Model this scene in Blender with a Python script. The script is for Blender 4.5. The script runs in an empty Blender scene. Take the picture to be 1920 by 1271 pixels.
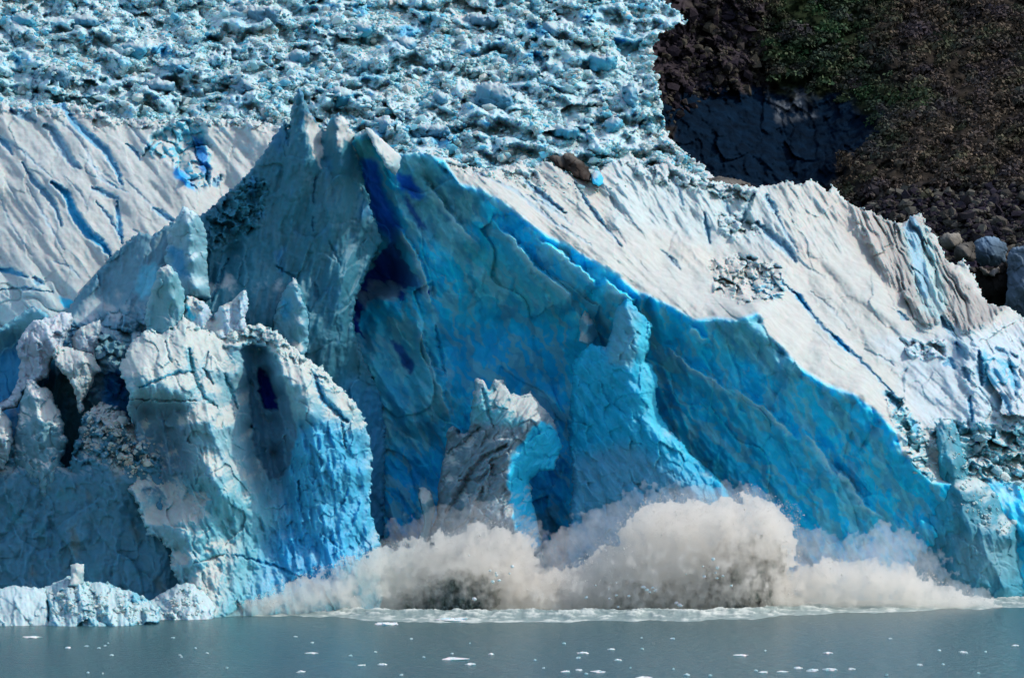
import bpy, math, random
import numpy as np
from mathutils import Vector

# ------------------------------------------------------------------ frame
H = 20.0                       # camera height above the water, metres
TAN = 118.0 / 500.0 / 1920.0   # tangent per photo pixel
HORIZON, CX, CY = 822.0, 960.0, 635.5
PITCH = math.atan((HORIZON - CY) * TAN)
cp_, sp_ = math.cos(PITCH), math.sin(PITCH)
sc = bpy.context.scene
COL = sc.collection

def at(px, py, d):
    """world point seen at a photo pixel, d metres away along +Y (arrays allowed)"""
    xc = (px - CX) * TAN
    yc = (CY - py) * TAN
    ry = cp_ - yc * sp_
    rz = sp_ + yc * cp_
    return xc / ry * d, d + 0 * px, H + rz / ry * d

# ------------------------------------------------------------------ noise
def _rng(seed): return np.random.RandomState(seed)

def perlin(x, y, seed=0):
    r = _rng(seed); perm = r.permutation(256); perm = np.concatenate([perm, perm])
    ang = r.rand(256) * 2 * np.pi; gx, gy = np.cos(ang), np.sin(ang)
    xi = np.floor(x).astype(np.int64); yi = np.floor(y).astype(np.int64)
    xf = x - xi; yf = y - yi; xi &= 255; yi &= 255
    u = xf**3 * (xf * (xf * 6 - 15) + 10); v = yf**3 * (yf * (yf * 6 - 15) + 10)
    def g(ix, iy, fx, fy):
        h = perm[(perm[ix & 255] + iy) & 255]
        return gx[h] * fx + gy[h] * fy
    a = g(xi, yi, xf, yf); b = g(xi + 1, yi, xf - 1, yf)
    c = g(xi, yi + 1, xf, yf - 1); d = g(xi + 1, yi + 1, xf - 1, yf - 1)
    return 1.5 * ((a * (1 - u) + b * u) * (1 - v) + (c * (1 - u) + d * u) * v)

def fbm(x, y, seed=0, octv=4, gain=.5):
    s = 0; a = 1; f = 1
    for o in range(octv):
        s = s + a * perlin(x * f + 17.3 * o, y * f - 9.1 * o, seed + o * 7); a *= gain; f *= 2.03
    return s

def ridged(x, y, seed=0, octv=4, gain=.5):
    s = 0; a = 1; f = 1
    for o in range(octv):
        s = s + a * (1 - 2 * np.abs(perlin(x * f + 5.7 * o, y * f + 3.3 * o, seed + o * 13))); a *= gain; f *= 2.07
    return s

def cells(x, y, seed=0, tilt=1.0):
    """faceted blocks: every cell is a tilted plane with its own height, in 0..1-ish; also the edge distance"""
    r = _rng(seed); N = 128
    jx, jy, hh = r.rand(N, N), r.rand(N, N), r.rand(N, N)
    tx, ty = (r.rand(N, N) - .5) * 2, (r.rand(N, N) - .5) * 2
    xi = np.floor(x).astype(np.int64); yi = np.floor(y).astype(np.int64)
    best = np.full(x.shape, 9.); sec = np.full(x.shape, 9.); val = np.zeros(x.shape)
    for ox in (-1, 0, 1):
        for oy in (-1, 0, 1):
            cx = xi + ox; cy = yi + oy; ix = cx % N; iy = cy % N
            dx = x - (cx + jx[ix, iy]); dy = y - (cy + jy[ix, iy])
            dd = dx * dx + dy * dy
            v = hh[ix, iy] + tilt * (tx[ix, iy] * dx + ty[ix, iy] * dy)
            m = dd < best
            sec = np.where(m, best, np.minimum(sec, dd)); val = np.where(m, v, val); best = np.where(m, dd, best)
    return val, np.sqrt(sec) - np.sqrt(best)

def rot(x, y, deg, lu, lv):
    """coordinates along / across a direction (degrees below the horizontal, towards the right)"""
    a = math.radians(deg); c, s = math.cos(a), math.sin(a)
    return (x * c + y * s) / lu, (-x * s + y * c) / lv

def sstep(a, b, x):
    t = np.clip((x - a) / (b - a), 0, 1); return t * t * (3 - 2 * t)

# ------------------------------------------------------------------ 2D helpers
def seg_dist(px, py, line, closed=False):
    P = np.array(line, float); best = np.full(px.shape, 1e18); qx = np.zeros(px.shape); qy = np.zeros(px.shape); tt = np.zeros(px.shape)
    n = len(P); last = n if closed else n - 1
    for i in range(last):
        a = P[i][:2]; b = P[(i + 1) % n][:2]; ab = b - a; L = max(ab @ ab, 1e-9)
        t = np.clip(((px - a[0]) * ab[0] + (py - a[1]) * ab[1]) / L, 0, 1)
        x = a[0] + t * ab[0]; y = a[1] + t * ab[1]; d = (px - x)**2 + (py - y)**2
        m = d < best
        best = np.where(m, d, best); qx = np.where(m, x, qx); qy = np.where(m, y, qy); tt = np.where(m, (i + t) / max(last, 1), tt)
    return np.sqrt(best), qx, qy, tt

def inside(px, py, poly):
    c = np.zeros(px.shape, bool); n = len(poly)
    for i in range(n):
        x1, y1 = poly[i]; x2, y2 = poly[(i + 1) % n]
        if y1 == y2: continue
        m = (y1 > py) != (y2 > py)
        c ^= m & (px < (x2 - x1) * (py - y1) / (y2 - y1) + x1)
    return c

def blob(px, py, poly, feather=12):
    """soft mask of a patch with a slightly ragged rim"""
    wx = px + 5 * fbm(px / 17., py / 17., 91, 3); wy = py + 5 * fbm(px / 17., py / 17., 92, 3)
    d, _, _, _ = seg_dist(wx, wy, poly, True)
    s = np.where(inside(wx, wy, poly), d, -d)
    return sstep(-feather * .5, feather * .5, s)

def stroke(px, py, line, w):
    """a crack: 1 on its line, tapering to its ends"""
    wx = px + 2.5 * fbm(px / 9., py / 9., 93, 3); wy = py + 2.5 * fbm(px / 9., py / 9., 94, 3)
    d, _, _, t = seg_dist(wx, wy, line)
    ww = w * (.35 + .65 * np.sin(np.pi * np.clip(t, .04, .96)))
    return np.clip(1 - d / ww, 0, 1)

def rbf(ctrl, gx, gy, smooth=.0):
    C = np.array(ctrl, float); P = C[:, :2] / 100.; z = C[:, 2]; n = len(P)
    D = np.sqrt(((P[:, None] - P[None])**2).sum(-1))
    A = np.zeros((n + 3, n + 3)); A[:n, :n] = -D + np.eye(n) * smooth
    A[:n, n] = A[n, :n] = 1; A[:n, n + 1:] = P; A[n + 1:, :n] = P.T
    w = np.linalg.lstsq(A, np.concatenate([z, [0, 0, 0]]), rcond=None)[0]
    X = gx.ravel() / 100.; Y = gy.ravel() / 100.; out = w[n] + w[n + 1] * X + w[n + 2] * Y
    for i in range(n):
        out = out - w[i] * np.sqrt((X - P[i, 0])**2 + (Y - P[i, 1])**2)
    return out.reshape(gx.shape)

def dense(line, n=4):
    out = []
    for a, b in zip(line[:-1], line[1:]):
        for k in range(n):
            f = k / n; out.append(tuple(a[j] * (1 - f) + b[j] * f for j in range(3)))
    out.append(tuple(line[-1])); return out

# ------------------------------------------------------------------ materials
def new_mat(name):
    m = bpy.data.materials.new(name); m.use_nodes = True
    nt = m.node_tree; nt.nodes.clear(); return m, nt

def N(nt, typ, **kw):
    n = nt.nodes.new(typ)
    for k, v in kw.items():
        if k in n.inputs.keys() if isinstance(k, str) else False: n.inputs[k].default_value = v
        else: setattr(n, k, v)
    return n

def surface_mat(name, rough=.55, spec=.3, var=.18, scale=1.2, bump=.35, bscale=3.0, bdist=.25, trans=0.0, sss=0.0):
    m, nt = new_mat(name); L = nt.links
    out = N(nt, 'ShaderNodeOutputMaterial'); p = N(nt, 'ShaderNodeBsdfPrincipled')
    p.inputs['Roughness'].default_value = rough; p.inputs['Specular IOR Level'].default_value = spec
    if sss: p.inputs['Subsurface Weight'].default_value = sss; p.inputs['Subsurface Radius'].default_value = (.12, .75, 1.1); p.inputs['Subsurface Scale'].default_value = 1.0
    at_ = N(nt, 'ShaderNodeAttribute'); at_.attribute_name = 'Col'
    g = N(nt, 'ShaderNodeNewGeometry')
    nz = N(nt, 'ShaderNodeTexNoise'); nz.inputs['Scale'].default_value = scale; nz.inputs['Detail'].default_value = 8
    L.new(g.outputs['Position'], nz.inputs['Vector'])
    mr = N(nt, 'ShaderNodeMapRange'); mr.inputs['From Min'].default_value = .3; mr.inputs['From Max'].default_value = .7
    mr.inputs['To Min'].default_value = 1 - var; mr.inputs['To Max'].default_value = 1 + var * .6
    L.new(nz.outputs['Fac'], mr.inputs['Value'])
    mx = N(nt, 'ShaderNodeMix'); mx.data_type = 'RGBA'; mx.blend_type = 'MULTIPLY'; mx.inputs[0].default_value = 1
    L.new(at_.outputs['Color'], mx.inputs[6]); L.new(mr.outputs['Result'], mx.inputs[7])
    L.new(mx.outputs[2], p.inputs['Base Color'])
    nb = N(nt, 'ShaderNodeTexNoise'); nb.inputs['Scale'].default_value = bscale; nb.inputs['Detail'].default_value = 6; nb.inputs['Roughness'].default_value = .65
    L.new(g.outputs['Position'], nb.inputs['Vector'])
    b = N(nt, 'ShaderNodeBump'); b.inputs['Strength'].default_value = bump; b.inputs['Distance'].default_value = bdist
    L.new(nb.outputs['Fac'], b.inputs['Height']); L.new(b.outputs['Normal'], p.inputs['Normal'])
    if trans > 0:
        t = N(nt, 'ShaderNodeBsdfTranslucent'); L.new(mx.outputs[2], t.inputs['Color']); L.new(b.outputs['Normal'], t.inputs['Normal'])
        ms = N(nt, 'ShaderNodeMixShader'); ms.inputs[0].default_value = trans
        L.new(p.outputs[0], ms.inputs[1]); L.new(t.outputs[0], ms.inputs[2]); L.new(ms.outputs[0], out.inputs[0])
    else:
        L.new(p.outputs[0], out.inputs[0])
    return m

ICE = surface_mat('glacier_ice', .55, .22, .12, .8, .12, 2.0, .2, sss=.7)
ICE_SMALL = surface_mat('loose_ice', .5, .2, .10, 2.0, .2, 5.0, .1, sss=.5)
ROCK = surface_mat('dark_rock', .95, .02, .5, .35, .4, 1.2, .5)

# ice colours (albedo)
SNOW = (.47, .515, .49)     # weathered crust
PALE = (.40, .60, .66)      # bubbly pale ice
TEAL = (.13, .37, .46)      # dense ice of old fracture faces
BLUE = (.008, .64, .95)     # freshly broken dense ice
CYAN = (.03, .56, .80)      # thin clear ice, light shining through it painted in
NAVY = (.003, .05, .34)    # dark blue that paints the shade deep in the holes
GRIT = (.33, .32, .29)      # ice full of rock flour
DIRT = (.10, .095, .085)

def mix(c, col, f):
    f = np.clip(f, 0, 1)[..., None]; return c * (1 - f) + np.array(col) * f

# ------------------------------------------------------------------ tagging
def tag(o, label=None, cat=None, group=None, kind=None):
    if label: o['label'] = label
    if cat: o['category'] = cat
    if group: o['group'] = group
    if kind: o['kind'] = kind
    return o

def mesh_np(name, V, Q, mat, colors=None, smooth=True, T3=None):
    me = bpy.data.meshes.new(name)
    nq = len(Q); nt = 0 if T3 is None else len(T3)
    me.vertices.add(len(V)); me.vertices.foreach_set('co', np.ascontiguousarray(V, np.float32).ravel())
    loops = Q.ravel() if nt == 0 else np.concatenate([Q.ravel(), T3.ravel()])
    me.loops.add(len(loops)); me.loops.foreach_set('vertex_index', loops.astype(np.int32))
    me.polygons.add(nq + nt)
    st = np.concatenate([np.arange(nq) * 4, nq * 4 + np.arange(nt) * 3]).astype(np.int32)
    me.polygons.foreach_set('loop_start', st)
    me.polygons.foreach_set('use_smooth', np.full(nq + nt, smooth, bool))
    me.update(calc_edges=True)
    if colors is not None:
        ca = me.color_attributes.new('Col', 'FLOAT_COLOR', 'POINT')
        c4 = np.ones((len(V), 4), np.float32); c4[:, :3] = colors
        ca.data.foreach_set('color', c4.ravel())
    me.materials.append(mat)
    o = bpy.data.objects.new(name, me); COL.objects.link(o)
    return o

DEPTH = {}
# ------------------------------------------------------------------ a body of ice or rock
def body(name, outline, ctrl, mat=ICE, step=2.0, edge=10., bulge=1.5, relief=None, paint=None, thick=14., rag=3., smooth=True,
         closed=True, parent=None, shrink=.06, rag_len=14.):
    O = np.array(outline, float)
    x0, y0 = O.min(0) - 2 * step; x1, y1 = O.max(0) + 2 * step
    gx, gy = np.meshgrid(np.arange(x0, x1, step), np.arange(y0, y1, step))
    d, qx, qy, _ = seg_dist(gx, gy, outline, True)
    ins = inside(gx, gy, outline); s0 = np.where(ins, d, -d)
    jit = rag * fbm(gx / rag_len, gy / rag_len, 31 + len(name), 4, .6)
    sd = s0 + jit
    keep = sd > -step * 1.0
    # slide the outermost vertices onto the rim
    dn = np.maximum(d, 1e-6); ux, uy = (qx - gx) / dn * np.where(ins, -1, 1), (qy - gy) / dn * np.where(ins, -1, 1)
    mv = np.where(sd < 0, -sd, 0.); X = gx + ux * mv; Y = gy + uy * mv
    Dp = rbf(ctrl, X, Y)
    if relief is not None: Dp = Dp + relief(X, Y)
    e = np.clip(np.maximum(sd, 0) / edge, 0, 1); Dp = Dp + bulge * (1 - np.sqrt(1 - (1 - e)**2))
    wx, wy, wz = at(X, Y, Dp)
    P = np.stack([wx, wy, wz], -1)
    du = np.gradient(P, axis=1); dv = np.gradient(P, axis=0)
    nrm = np.cross(dv, du); nrm /= np.linalg.norm(nrm, axis=-1, keepdims=True) + 1e-9
    nrm *= np.where(nrm[..., 1:2] > 0, -1, 1)
    k_ = max(2, int(7 / step)); nzb = nrm[..., 2]
    for ax in (0, 1, 0, 1):
        pd = [(0, 0), (0, 0)]; pd[ax] = (k_ + 1, k_); cs = np.cumsum(np.pad(nzb, pd, mode='edge'), axis=ax)
        nzb = (cs[2 * k_ + 1:] - cs[:-2 * k_ - 1]) / (2 * k_ + 1) if ax == 0 else (cs[:, 2 * k_ + 1:] - cs[:, :-2 * k_ - 1]) / (2 * k_ + 1)
    nrm = np.concatenate([nrm, nzb[..., None]], -1)
    col = paint(X, Y, nrm, Dp) if paint is not None else np.tile(np.array(SNOW), X.shape + (1,))
    qm = keep[:-1, :-1] & keep[1:, :-1] & keep[:-1, 1:] & keep[1:, 1:]
    Nn = X.size; idx = np.arange(Nn).reshape(X.shape)
    Q = np.stack([idx[:-1, :-1], idx[1:, :-1], idx[1:, 1:], idx[:-1, 1:]], -1)[qm]
    V = P.reshape(-1, 3); C = col.reshape(-1, 3)
    # back side along the line of sight, drawn in a little
    cx, cy = O.mean(0)
    bx, by = X + (cx - X) * shrink, Y + (cy - Y) * shrink
    B = np.stack(at(bx, by, (Dp * .3 + np.nanmean(Dp[qm.nonzero()]) * .7) + thick), -1).reshape(-1, 3)
    pad = np.pad(qm, 1)
    sk = []
    ii, jj = np.nonzero(qm)
    a, b, c, dd = idx[ii, jj], idx[ii + 1, jj], idx[ii + 1, jj + 1], idx[ii, jj + 1]
    for (di, dj, p, q) in ((0, -1, a, b), (1, 0, b, c), (0, 1, c, dd), (-1, 0, dd, a)):
        m = ~pad[ii + 1 + di, jj + 1 + dj]
        sk.append(np.stack([q[m], p[m], p[m] + Nn, q[m] + Nn], -1))
    Qa = [Q] + sk
    if closed: Qa.append(Q[:, ::-1] + Nn)
    Qa = np.concatenate(Qa)
    VV = np.concatenate([V, B]); CC = np.concatenate([C, C])
    used = np.unique(Qa); rm = np.full(len(VV), -1); rm[used] = np.arange(len(used))
    o = mesh_np(name, VV[used], rm[Qa], mat, CC[used], smooth)
    DEPTH[o.name] = (ctrl, relief)
    if parent: o.parent = parent
    return o

def crust(c, n, px, py, lo=.2, hi=.6, amt=1., col=SNOW, seed=5):
    """weathered crust on the faces turned to the sky"""
    k = .3 * n[..., 2] + .7 * n[..., 3] + .14 * fbm(px / 26., py / 26., seed, 4)
    return mix(c, col, sstep(lo, hi, k) * amt)

def base(px, c): return np.tile(np.array(c, float), px.shape + (1,))


# ================================================================== THE UPPER ICEFALL
def facets(px, py, size, amp, seed, tilt=1.3, ang=20, asp=1.4, groove=.22):
    u, v = rot(px + .35 * size * perlin(px / size, py / size, seed + 3), py + .35 * size * perlin(px / size, py / size, seed + 4), ang, size * asp, size)
    h, e = cells(u, v, seed, tilt)
    return (h - .5) * amp - amp * groove * (1 - sstep(0, .18, e))

fall_out = [(-320, -230), (1262, -230), (1250, -150), (1246, -70), (1240, 2), (1262, 12), (1280, 30), (1290, 42), (1262, 52), (1236, 68), (1222, 92), (1223, 130), (1234, 160),
            (1243, 200), (1245, 235), (1256, 258), (1272, 275), (1292, 290), (1318, 312), (1338, 332), (1350, 400), (1200, 430), (900, 420), (600, 420),
            (200, 420), (-320, 420)]
def fall_depth(py): return 622 + (300 - py) * .33
fall_ctrl = [(x, y, fall_depth(y) + (5 if x > 1200 else 0)) for x in range(-400, 1450, 150) for y in (-260, -90, 20, 130, 240, 340, 440)]
big_lumps = [(925, 195, 75, 48, -7), (1030, 62, 40, 28, -6), (640, 185, 45, 32, -5), (825, 190, 30, 24, -4), (100, 150, 75, 32, -6), (250, 100, 50, 30, -5), (330, 130, 60, 22, -4),
             (460, 170, 42, 30, -5), (40, 45, 45, 30, -6), (150, 45, 60, 24, -4), (480, 35, 90, 30, -6), (680, 60, 40, 25, -5), (760, 90, 40, 25, -4), (300, 165, 50, 20, -4),
             (1130, 120, 50, 28, -4), (1180, 190, 28, 40, -4), (800, 250, 70, 26, -4), (1060, 250, 60, 20, -4), (560, 110, 40, 22, -4), (900, 40, 60, 20, -4), (1150, 240, 30, 26, -4), (720, 240, 45, 30, -5)]
def terrace(px, py):
    cw = px + 30 * fbm(px / 60., py / 30., 55, 3); h = np.sin(np.floor(cw / 85.) * 12.9898) * 43758.5453; h = h - np.floor(h)
    v = (py + 24 * fbm(px / 60., py / 50., 56, 4) + 34 * h) / 46.
    return v, v - np.floor(v), .45 + .55 * sstep(-.4, .3, fbm(px / 110., py / 70., 57, 2))
def fall_relief(px, py):
    v, fr, k_ = terrace(px, py)
    d = .33 * 46 * (v - np.floor(v) - sstep(0, .38, fr)) * k_
    wx = px + 14 * fbm(px / 40., py / 40., 41, 3); wy = py + 10 * fbm(px / 40., py / 40., 42, 3)
    for (x, y, a, b, h) in big_lumps:
        # a serac: abrupt on its left and foot, sloping away on its right and top
        u = (wx - x) / a; v = (wy - y) / b
        k = np.clip(1 - np.sqrt(u * u + v * v), 0, 1)
        d += 1.2 * h * sstep(0, .55, k) * (.75 - .25 * u + .2 * v)
    d += 5.0 * ridged(px / 150., py / 70., 43, 3) * -.5
    d -= 3.0 * fbm(px / 95., py / 48., 52, 3)
    d -= facets(px, py, 62, 3.6, 44, 1.6)
    f = .35 + .65 * sstep(-.3, .4, fbm(px / 60., py / 40., 53, 2))
    d -= facets(px, py, 27, 1.5, 45, 1.5, 20, 1.4, .1) * f
    d -= facets(px, py, 11, 1.1, 46, 1.6, 20, 1.4, .1) * f
    d -= facets(px, py, 5.5, .6, 54, 1.6, 20, 1.4, 0) * f
    return d
def fall_paint(px, py, n, d):
    c = base(px, (.40, .60, .65))
    k = fbm(px / 60., py / 34., 48, 4)
    c = mix(c, (.12, .52, .66), sstep(.1, .7, k) * .55)
    c = mix(c, (.03, .42, .72), sstep(.45, .9, fbm(px / 36., py / 22., 58, 4)) * .8)
    c = crust(c, n, px, py, .35, .9, .9, (.50, .61, .60), 49)
    c = mix(c, (.50, .47, .42), sstep(.35, .9, fbm(px / 90., py / 40., 50, 4)) * .45 * sstep(.4, .8, n[..., 2]))
    for (x, y, a, b) in ((1015, 55, 30, 14), (330, 125, 34, 12), (300, 95, 22, 12), (40, 115, 20, 10), (668, 22, 26, 12), (1005, 105, 22, 12), (1190, 205, 9, 16), (830, 265, 26, 14), (590, 130, 18, 10), (620, 140, 12, 8), (20, 30, 20, 10), (760, 60, 30, 14)):
        u = (px - x) / a; v = (py - y) / b
        c = mix(c, (.03, .40, .66), sstep(1.1, .2, u * u + v * v + .5 * fbm(px / 12., py / 12., 51, 3)) * .8)
    c = mix(c, (.42, .40, .37), sstep(1150, 1260, px) * sstep(120, 300, py) * .55)
    return c
fall = body('glacier', fall_out, fall_ctrl, step=1.7, edge=8, bulge=2, relief=fall_relief, paint=fall_paint, thick=30, rag=6, rag_len=9, shrink=.0, closed=False)
tag(fall, 'broken pale blue icefall of the upper glacier above the cliff', 'glacier', kind='structure')

# ================================================================== HILLSIDE
hill_out = [(1170, -300), (2350, -300), (2350, 900), (1300, 760), (1170, 420)]
hill_ctrl = [(1170, -300, 850), (1700, -300, 860), (2350, -300, 870), (2350, 100, 790), (2350, 430, 690), (2350, 900, 620), (1170, -90, 800), (1240, 0, 770), (1300, 60, 775), (1440, 0, 790), (1440, 100, 782), (1440, 175, 776), (1300, 170, 765), (1240, 180, 752), (1350, 175, 768),
             (1250, 250, 744), (1330, 330, 735), (1400, 345, 733), (1350, 240, 752), (1450, 250, 757), (1550, 250, 757), (1620, 235, 752), (1640, 225, 748), (1500, 330, 738), (1560, 320, 731),
             (1500, 185, 772), (1580, 200, 766), (1620, 60, 790), (1800, 0, 800), (1990, -60, 812), (1800, 150, 762), (1700, 250, 735), (1620, 330, 716), (1700, 380, 702),
             (1990, 150, 765), (1990, 300, 730), (1850, 330, 716), (1850, 420, 690), (1990, 430, 690), (1640, 420, 700), (1500, 420, 716), (1990, 760, 640), (1700, 760, 640), (1300, 760, 680), (1300, 420, 715)]
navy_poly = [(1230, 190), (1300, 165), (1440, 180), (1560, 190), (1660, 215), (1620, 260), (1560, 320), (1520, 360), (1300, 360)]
def hill_relief(px, py):
    soft = 1 - .65 * blob(px, py, navy_poly, 50)
    d = (-6.0 * ridged(*rot(px, py, -35, 190, 60), 60, 4) * .6 - 2.2 * fbm(px / 30., py / 22., 61, 4)) * soft
    rock = 1 - blob(px, py, [(1440, -90), (2050, -90), (2050, 330), (1800, 330), (1640, 380), (1540, 360), (1640, 230), (1560, 190), (1450, 180)], 20)
    d -= rock * (facets(px, py, 42, 3.2, 62, 1.5, 70, 1.6, 0) + facets(px, py, 15, 1.5, 63, 1.5, 60, 1.5)) * soft
    return d
def hill_paint(px, py, n, d):
    c = base(px, (.030, .025, .020))
    c = mix(c, (.014, .026, .010), blob(px, py, [(1440, -90), (1640, -90), (1610, 120), (1690, 200), (1640, 230), (1560, 190), (1440, 180)], 60) * .8)
    c = mix(c, (.045, .036, .042), blob(px, py, [(1200, -90), (1435, -90), (1440, 165), (1330, 175), (1240, 180), (1210, 100)], 30))
    c = mix(c, (.075, .066, .05), sstep(.1, .7, fbm(px / 40., py / 14., 66, 4)) * blob(px, py, [(1290, 0), (1440, -60), (1440, 170), (1340, 160)], 30) * .8)
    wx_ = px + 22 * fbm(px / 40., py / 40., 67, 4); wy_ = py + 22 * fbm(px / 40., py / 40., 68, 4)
    c = mix(c, (.002, .011, .026), blob(wx_, wy_, [(1225, 185), (1300, 160), (1440, 176), (1560, 186), (1670, 210), (1630, 260), (1570, 325), (1530, 370), (1300, 370)], 26))  # shadow on the cliff painted as near-black navy
    c = mix(c, (.15, .17, .19), sstep(.55, 1.1, ridged(px / 26., py / 40., 64, 4)) * blob(px, py, [(1440, 165), (1520, 175), (1530, 220), (1460, 230)], 16) * .6)
    c = mix(c, (.032, .025, .040), sstep(330, 400, py) * sstep(1540, 1700, px) * .9)
    c = mix(c, (.11, .10, .082), sstep(.0, .6, fbm(px / 30., py / 10., 65, 4)) * sstep(395, 440, py) * sstep(1650, 1760, px))
    return c
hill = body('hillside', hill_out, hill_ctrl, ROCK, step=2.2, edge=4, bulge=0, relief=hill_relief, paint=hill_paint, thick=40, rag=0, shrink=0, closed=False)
tag(hill, 'dark rock and scrub hillside beside the glacier', 'hillside', kind='structure')

# ================================================================== LEFT ICE SLOPE
slope_out = [(-320, 150), (-70, 180), (0, 192), (40, 205), (85, 196), (130, 190), (180, 205), (215, 222), (262, 222), (310, 226), (350, 218), (400, 224), (450, 222), (500, 228), (530, 236), (640, 300), (600, 470), (400, 640), (250, 740), (-320, 760)]
slope_ctrl = [(-320, 160, 584), (-320, 480, 553), (-320, 760, 526), (-70, 170, 585), (0, 190, 583), (130, 190, 583), (260, 222, 580), (400, 222, 579), (530, 236, 580), (-70, 330, 567), (100, 330, 563), (230, 330, 564), (330, 360, 561), (450, 300, 574), (420, 345, 571), (-70, 480, 550), (80, 480, 546),
              (190, 480, 545), (300, 430, 551), (-70, 620, 534), (80, 600, 533), (150, 560, 535), (300, 600, 534), (640, 300, 578), (600, 470, 560), (400, 640, 532), (-70, 760, 525), (250, 740, 524),
              (270, 295, 571), (300, 262, 574), (330, 300, 570), (365, 300, 569), (380, 255, 577), (372, 280, 579), (390, 345, 567)]
A_cracks = [([(100, 200), (117, 197), (135, 226), (164, 255), (197, 281), (219, 321), (228, 345)], 9, 1.0, .75), ([(22, 208), (40, 214), (66, 228)], 11, 1.0, .5), ([(84, 236), (97, 243), (114, 272), (135, 306), (150, 315)], 11, 1.2, .5),
            ([(42, 306), (62, 339), (91, 368), (106, 395), (115, 423)], 7, .9, .6), ([(98, 343), (124, 363), (139, 401), (164, 436), (193, 460), (210, 484)], 11, 1.4, 1.0), ([(172, 352), (195, 362), (222, 374)], 7, .7, .6),
            ([(219, 379), (222, 410), (228, 455)], 6, .8, .8), ([(180, 378), (205, 408), (228, 447)], 5, .7, .5), ([(288, 392), (305, 402), (325, 415)], 8, .8, .6), ([(98, 219), (135, 245), (160, 278), (185, 328), (219, 352)], 3.5, .6, .25),
            ([(233, 335), (270, 372), (317, 414)], 3.5, .6, .2), ([(-10, 250), (40, 282), (98, 335)], 4, .7, .3), ([(160, 322), (200, 342), (242, 362)], 3.5, .6, .3), ([(150, 292), (190, 322), (230, 352)], 3, .5, .2), ([(240, 235), (265, 260), (290, 292)], 4, .6, .3),
            ([(235, 270), (255, 285), (262, 300)], 5, .7, .6), ([(-10, 505), (20, 508), (50, 520)], 7, .8, .9), ([(64, 520), (70, 528), (82, 534)], 8, .8, .6), ([(5, 330), (40, 390), (80, 440)], 3, .5, .2), ([(50, 345), (85, 410), (120, 470)], 3.5, .6, .3), ([(-5, 360), (20, 420), (60, 480)], 3, .5, .2),
            ([(0, 262), (12, 272), (24, 290)], 7, .8, .7), ([(265, 235), (275, 240)], 4, .5, .4), ([(120, 330), (150, 360), (165, 390)], 3, .5, .2), ([(250, 430), (275, 452), (300, 470)], 4, .6, .4), ([(400, 335), (404, 348), (415, 330)], 6, .8, .6), ([(0, 545), (40, 540), (100, 548)], 4, .6, .5), ([(100, 490), (130, 500), (150, 520)], 3, .5, .3)]
def A_relief(px, py):
    d = -1.6 * fbm(*rot(px, py, 55, 130, 60), 84, 3) - .25 * facets(px, py, 40, 1.0, 85, 1.5, 55, 2.4, 0) - .6 * fbm(*rot(px, py, 52, 170, 34), 71, 3)
    d -= .14 * ridged(*rot(px, py, 50, 140, 16), 72, 3) * .7 * sstep(-.3, .5, fbm(px / 70., py / 70., 83, 2))
    d -= .10 * fbm(px / 7., py / 7., 73, 4)
    rub = np.maximum(sstep(14, 0, np.abs(py - 205 - .06 * px)), blob(px, py, [(60, 170), (260, 170), (330, 240), (190, 235)], 30))
    d -= rub * (facets(px, py, 14, 1.8, 74) + facets(px, py, 7, .8, 75))
    for (l, w, dep, b) in A_cracks: d += dep * (1.6 if b > .45 else .7) * stroke(px, py, l, w)**.8
    basin = blob(px, py, [(268, 288), (290, 248), (345, 224), (376, 234), (396, 290), (392, 352), (366, 358), (330, 312)], 14)
    d += basin * 1.6 - basin * (facets(px, py, 34, 3.0, 76, 1.4, 60, 1.4) + facets(px, py, 12, .8, 77))
    low = sstep(500, 600, py) * sstep(170, 60, px)
    d -= low * facets(px, py, 46, 3.0, 78, 1.5)
    return d
def A_paint(px, py, n, d):
    c = base(px, (.44, .58, .61))
    c = crust(c, n, px, py, .2, .55, 1, SNOW, 79)
    c = mix(c, (.56, .54, .48), sstep(.2, 1., fbm(*rot(px, py, 52, 200, 40), 80, 4)) * .35)
    c = mix(c, (.36, .62, .67), sstep(460, 620, py) * sstep(200, 40, px) * .55)
    basin = blob(px, py, [(268, 288), (290, 248), (345, 224), (376, 234), (396, 290), (392, 352), (366, 358), (330, 312)], 10)
    c = mix(c, (.12, .50, .62), basin * sstep(.75, .45, n[..., 2] + .15 * fbm(px / 14., py / 14., 82, 3)))
    c = mix(c, (.02, .20, .48), blob(px, py, [(362, 250), (378, 262), (390, 300), (388, 335), (378, 320), (366, 285)], 8))
    c = mix(c, (.02, .36, .75), blob(px, py, [(332, 312), (352, 330), (366, 358), (350, 350), (325, 326)], 8))
    for (l, w, dep, b) in A_cracks: c = mix(c, (.02, .34, .58), sstep(.05, .45, stroke(px, py, l, w)) * b)
    c = mix(c, CYAN, blob(px, py, [(108, 558), (150, 566), (154, 580), (120, 574)], 6))
    return c
slope = body('ice_slope', slope_out, [(x, y, z + 8) for (x, y, z) in slope_ctrl], step=1.8, edge=12, bulge=2, relief=A_relief, paint=A_paint, thick=30, rag=5, shrink=0, closed=False)
tag(slope, 'smooth white glacier slope streaked with blue crevasses, behind the shaded spires', 'ice slope', kind='structure')

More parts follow.
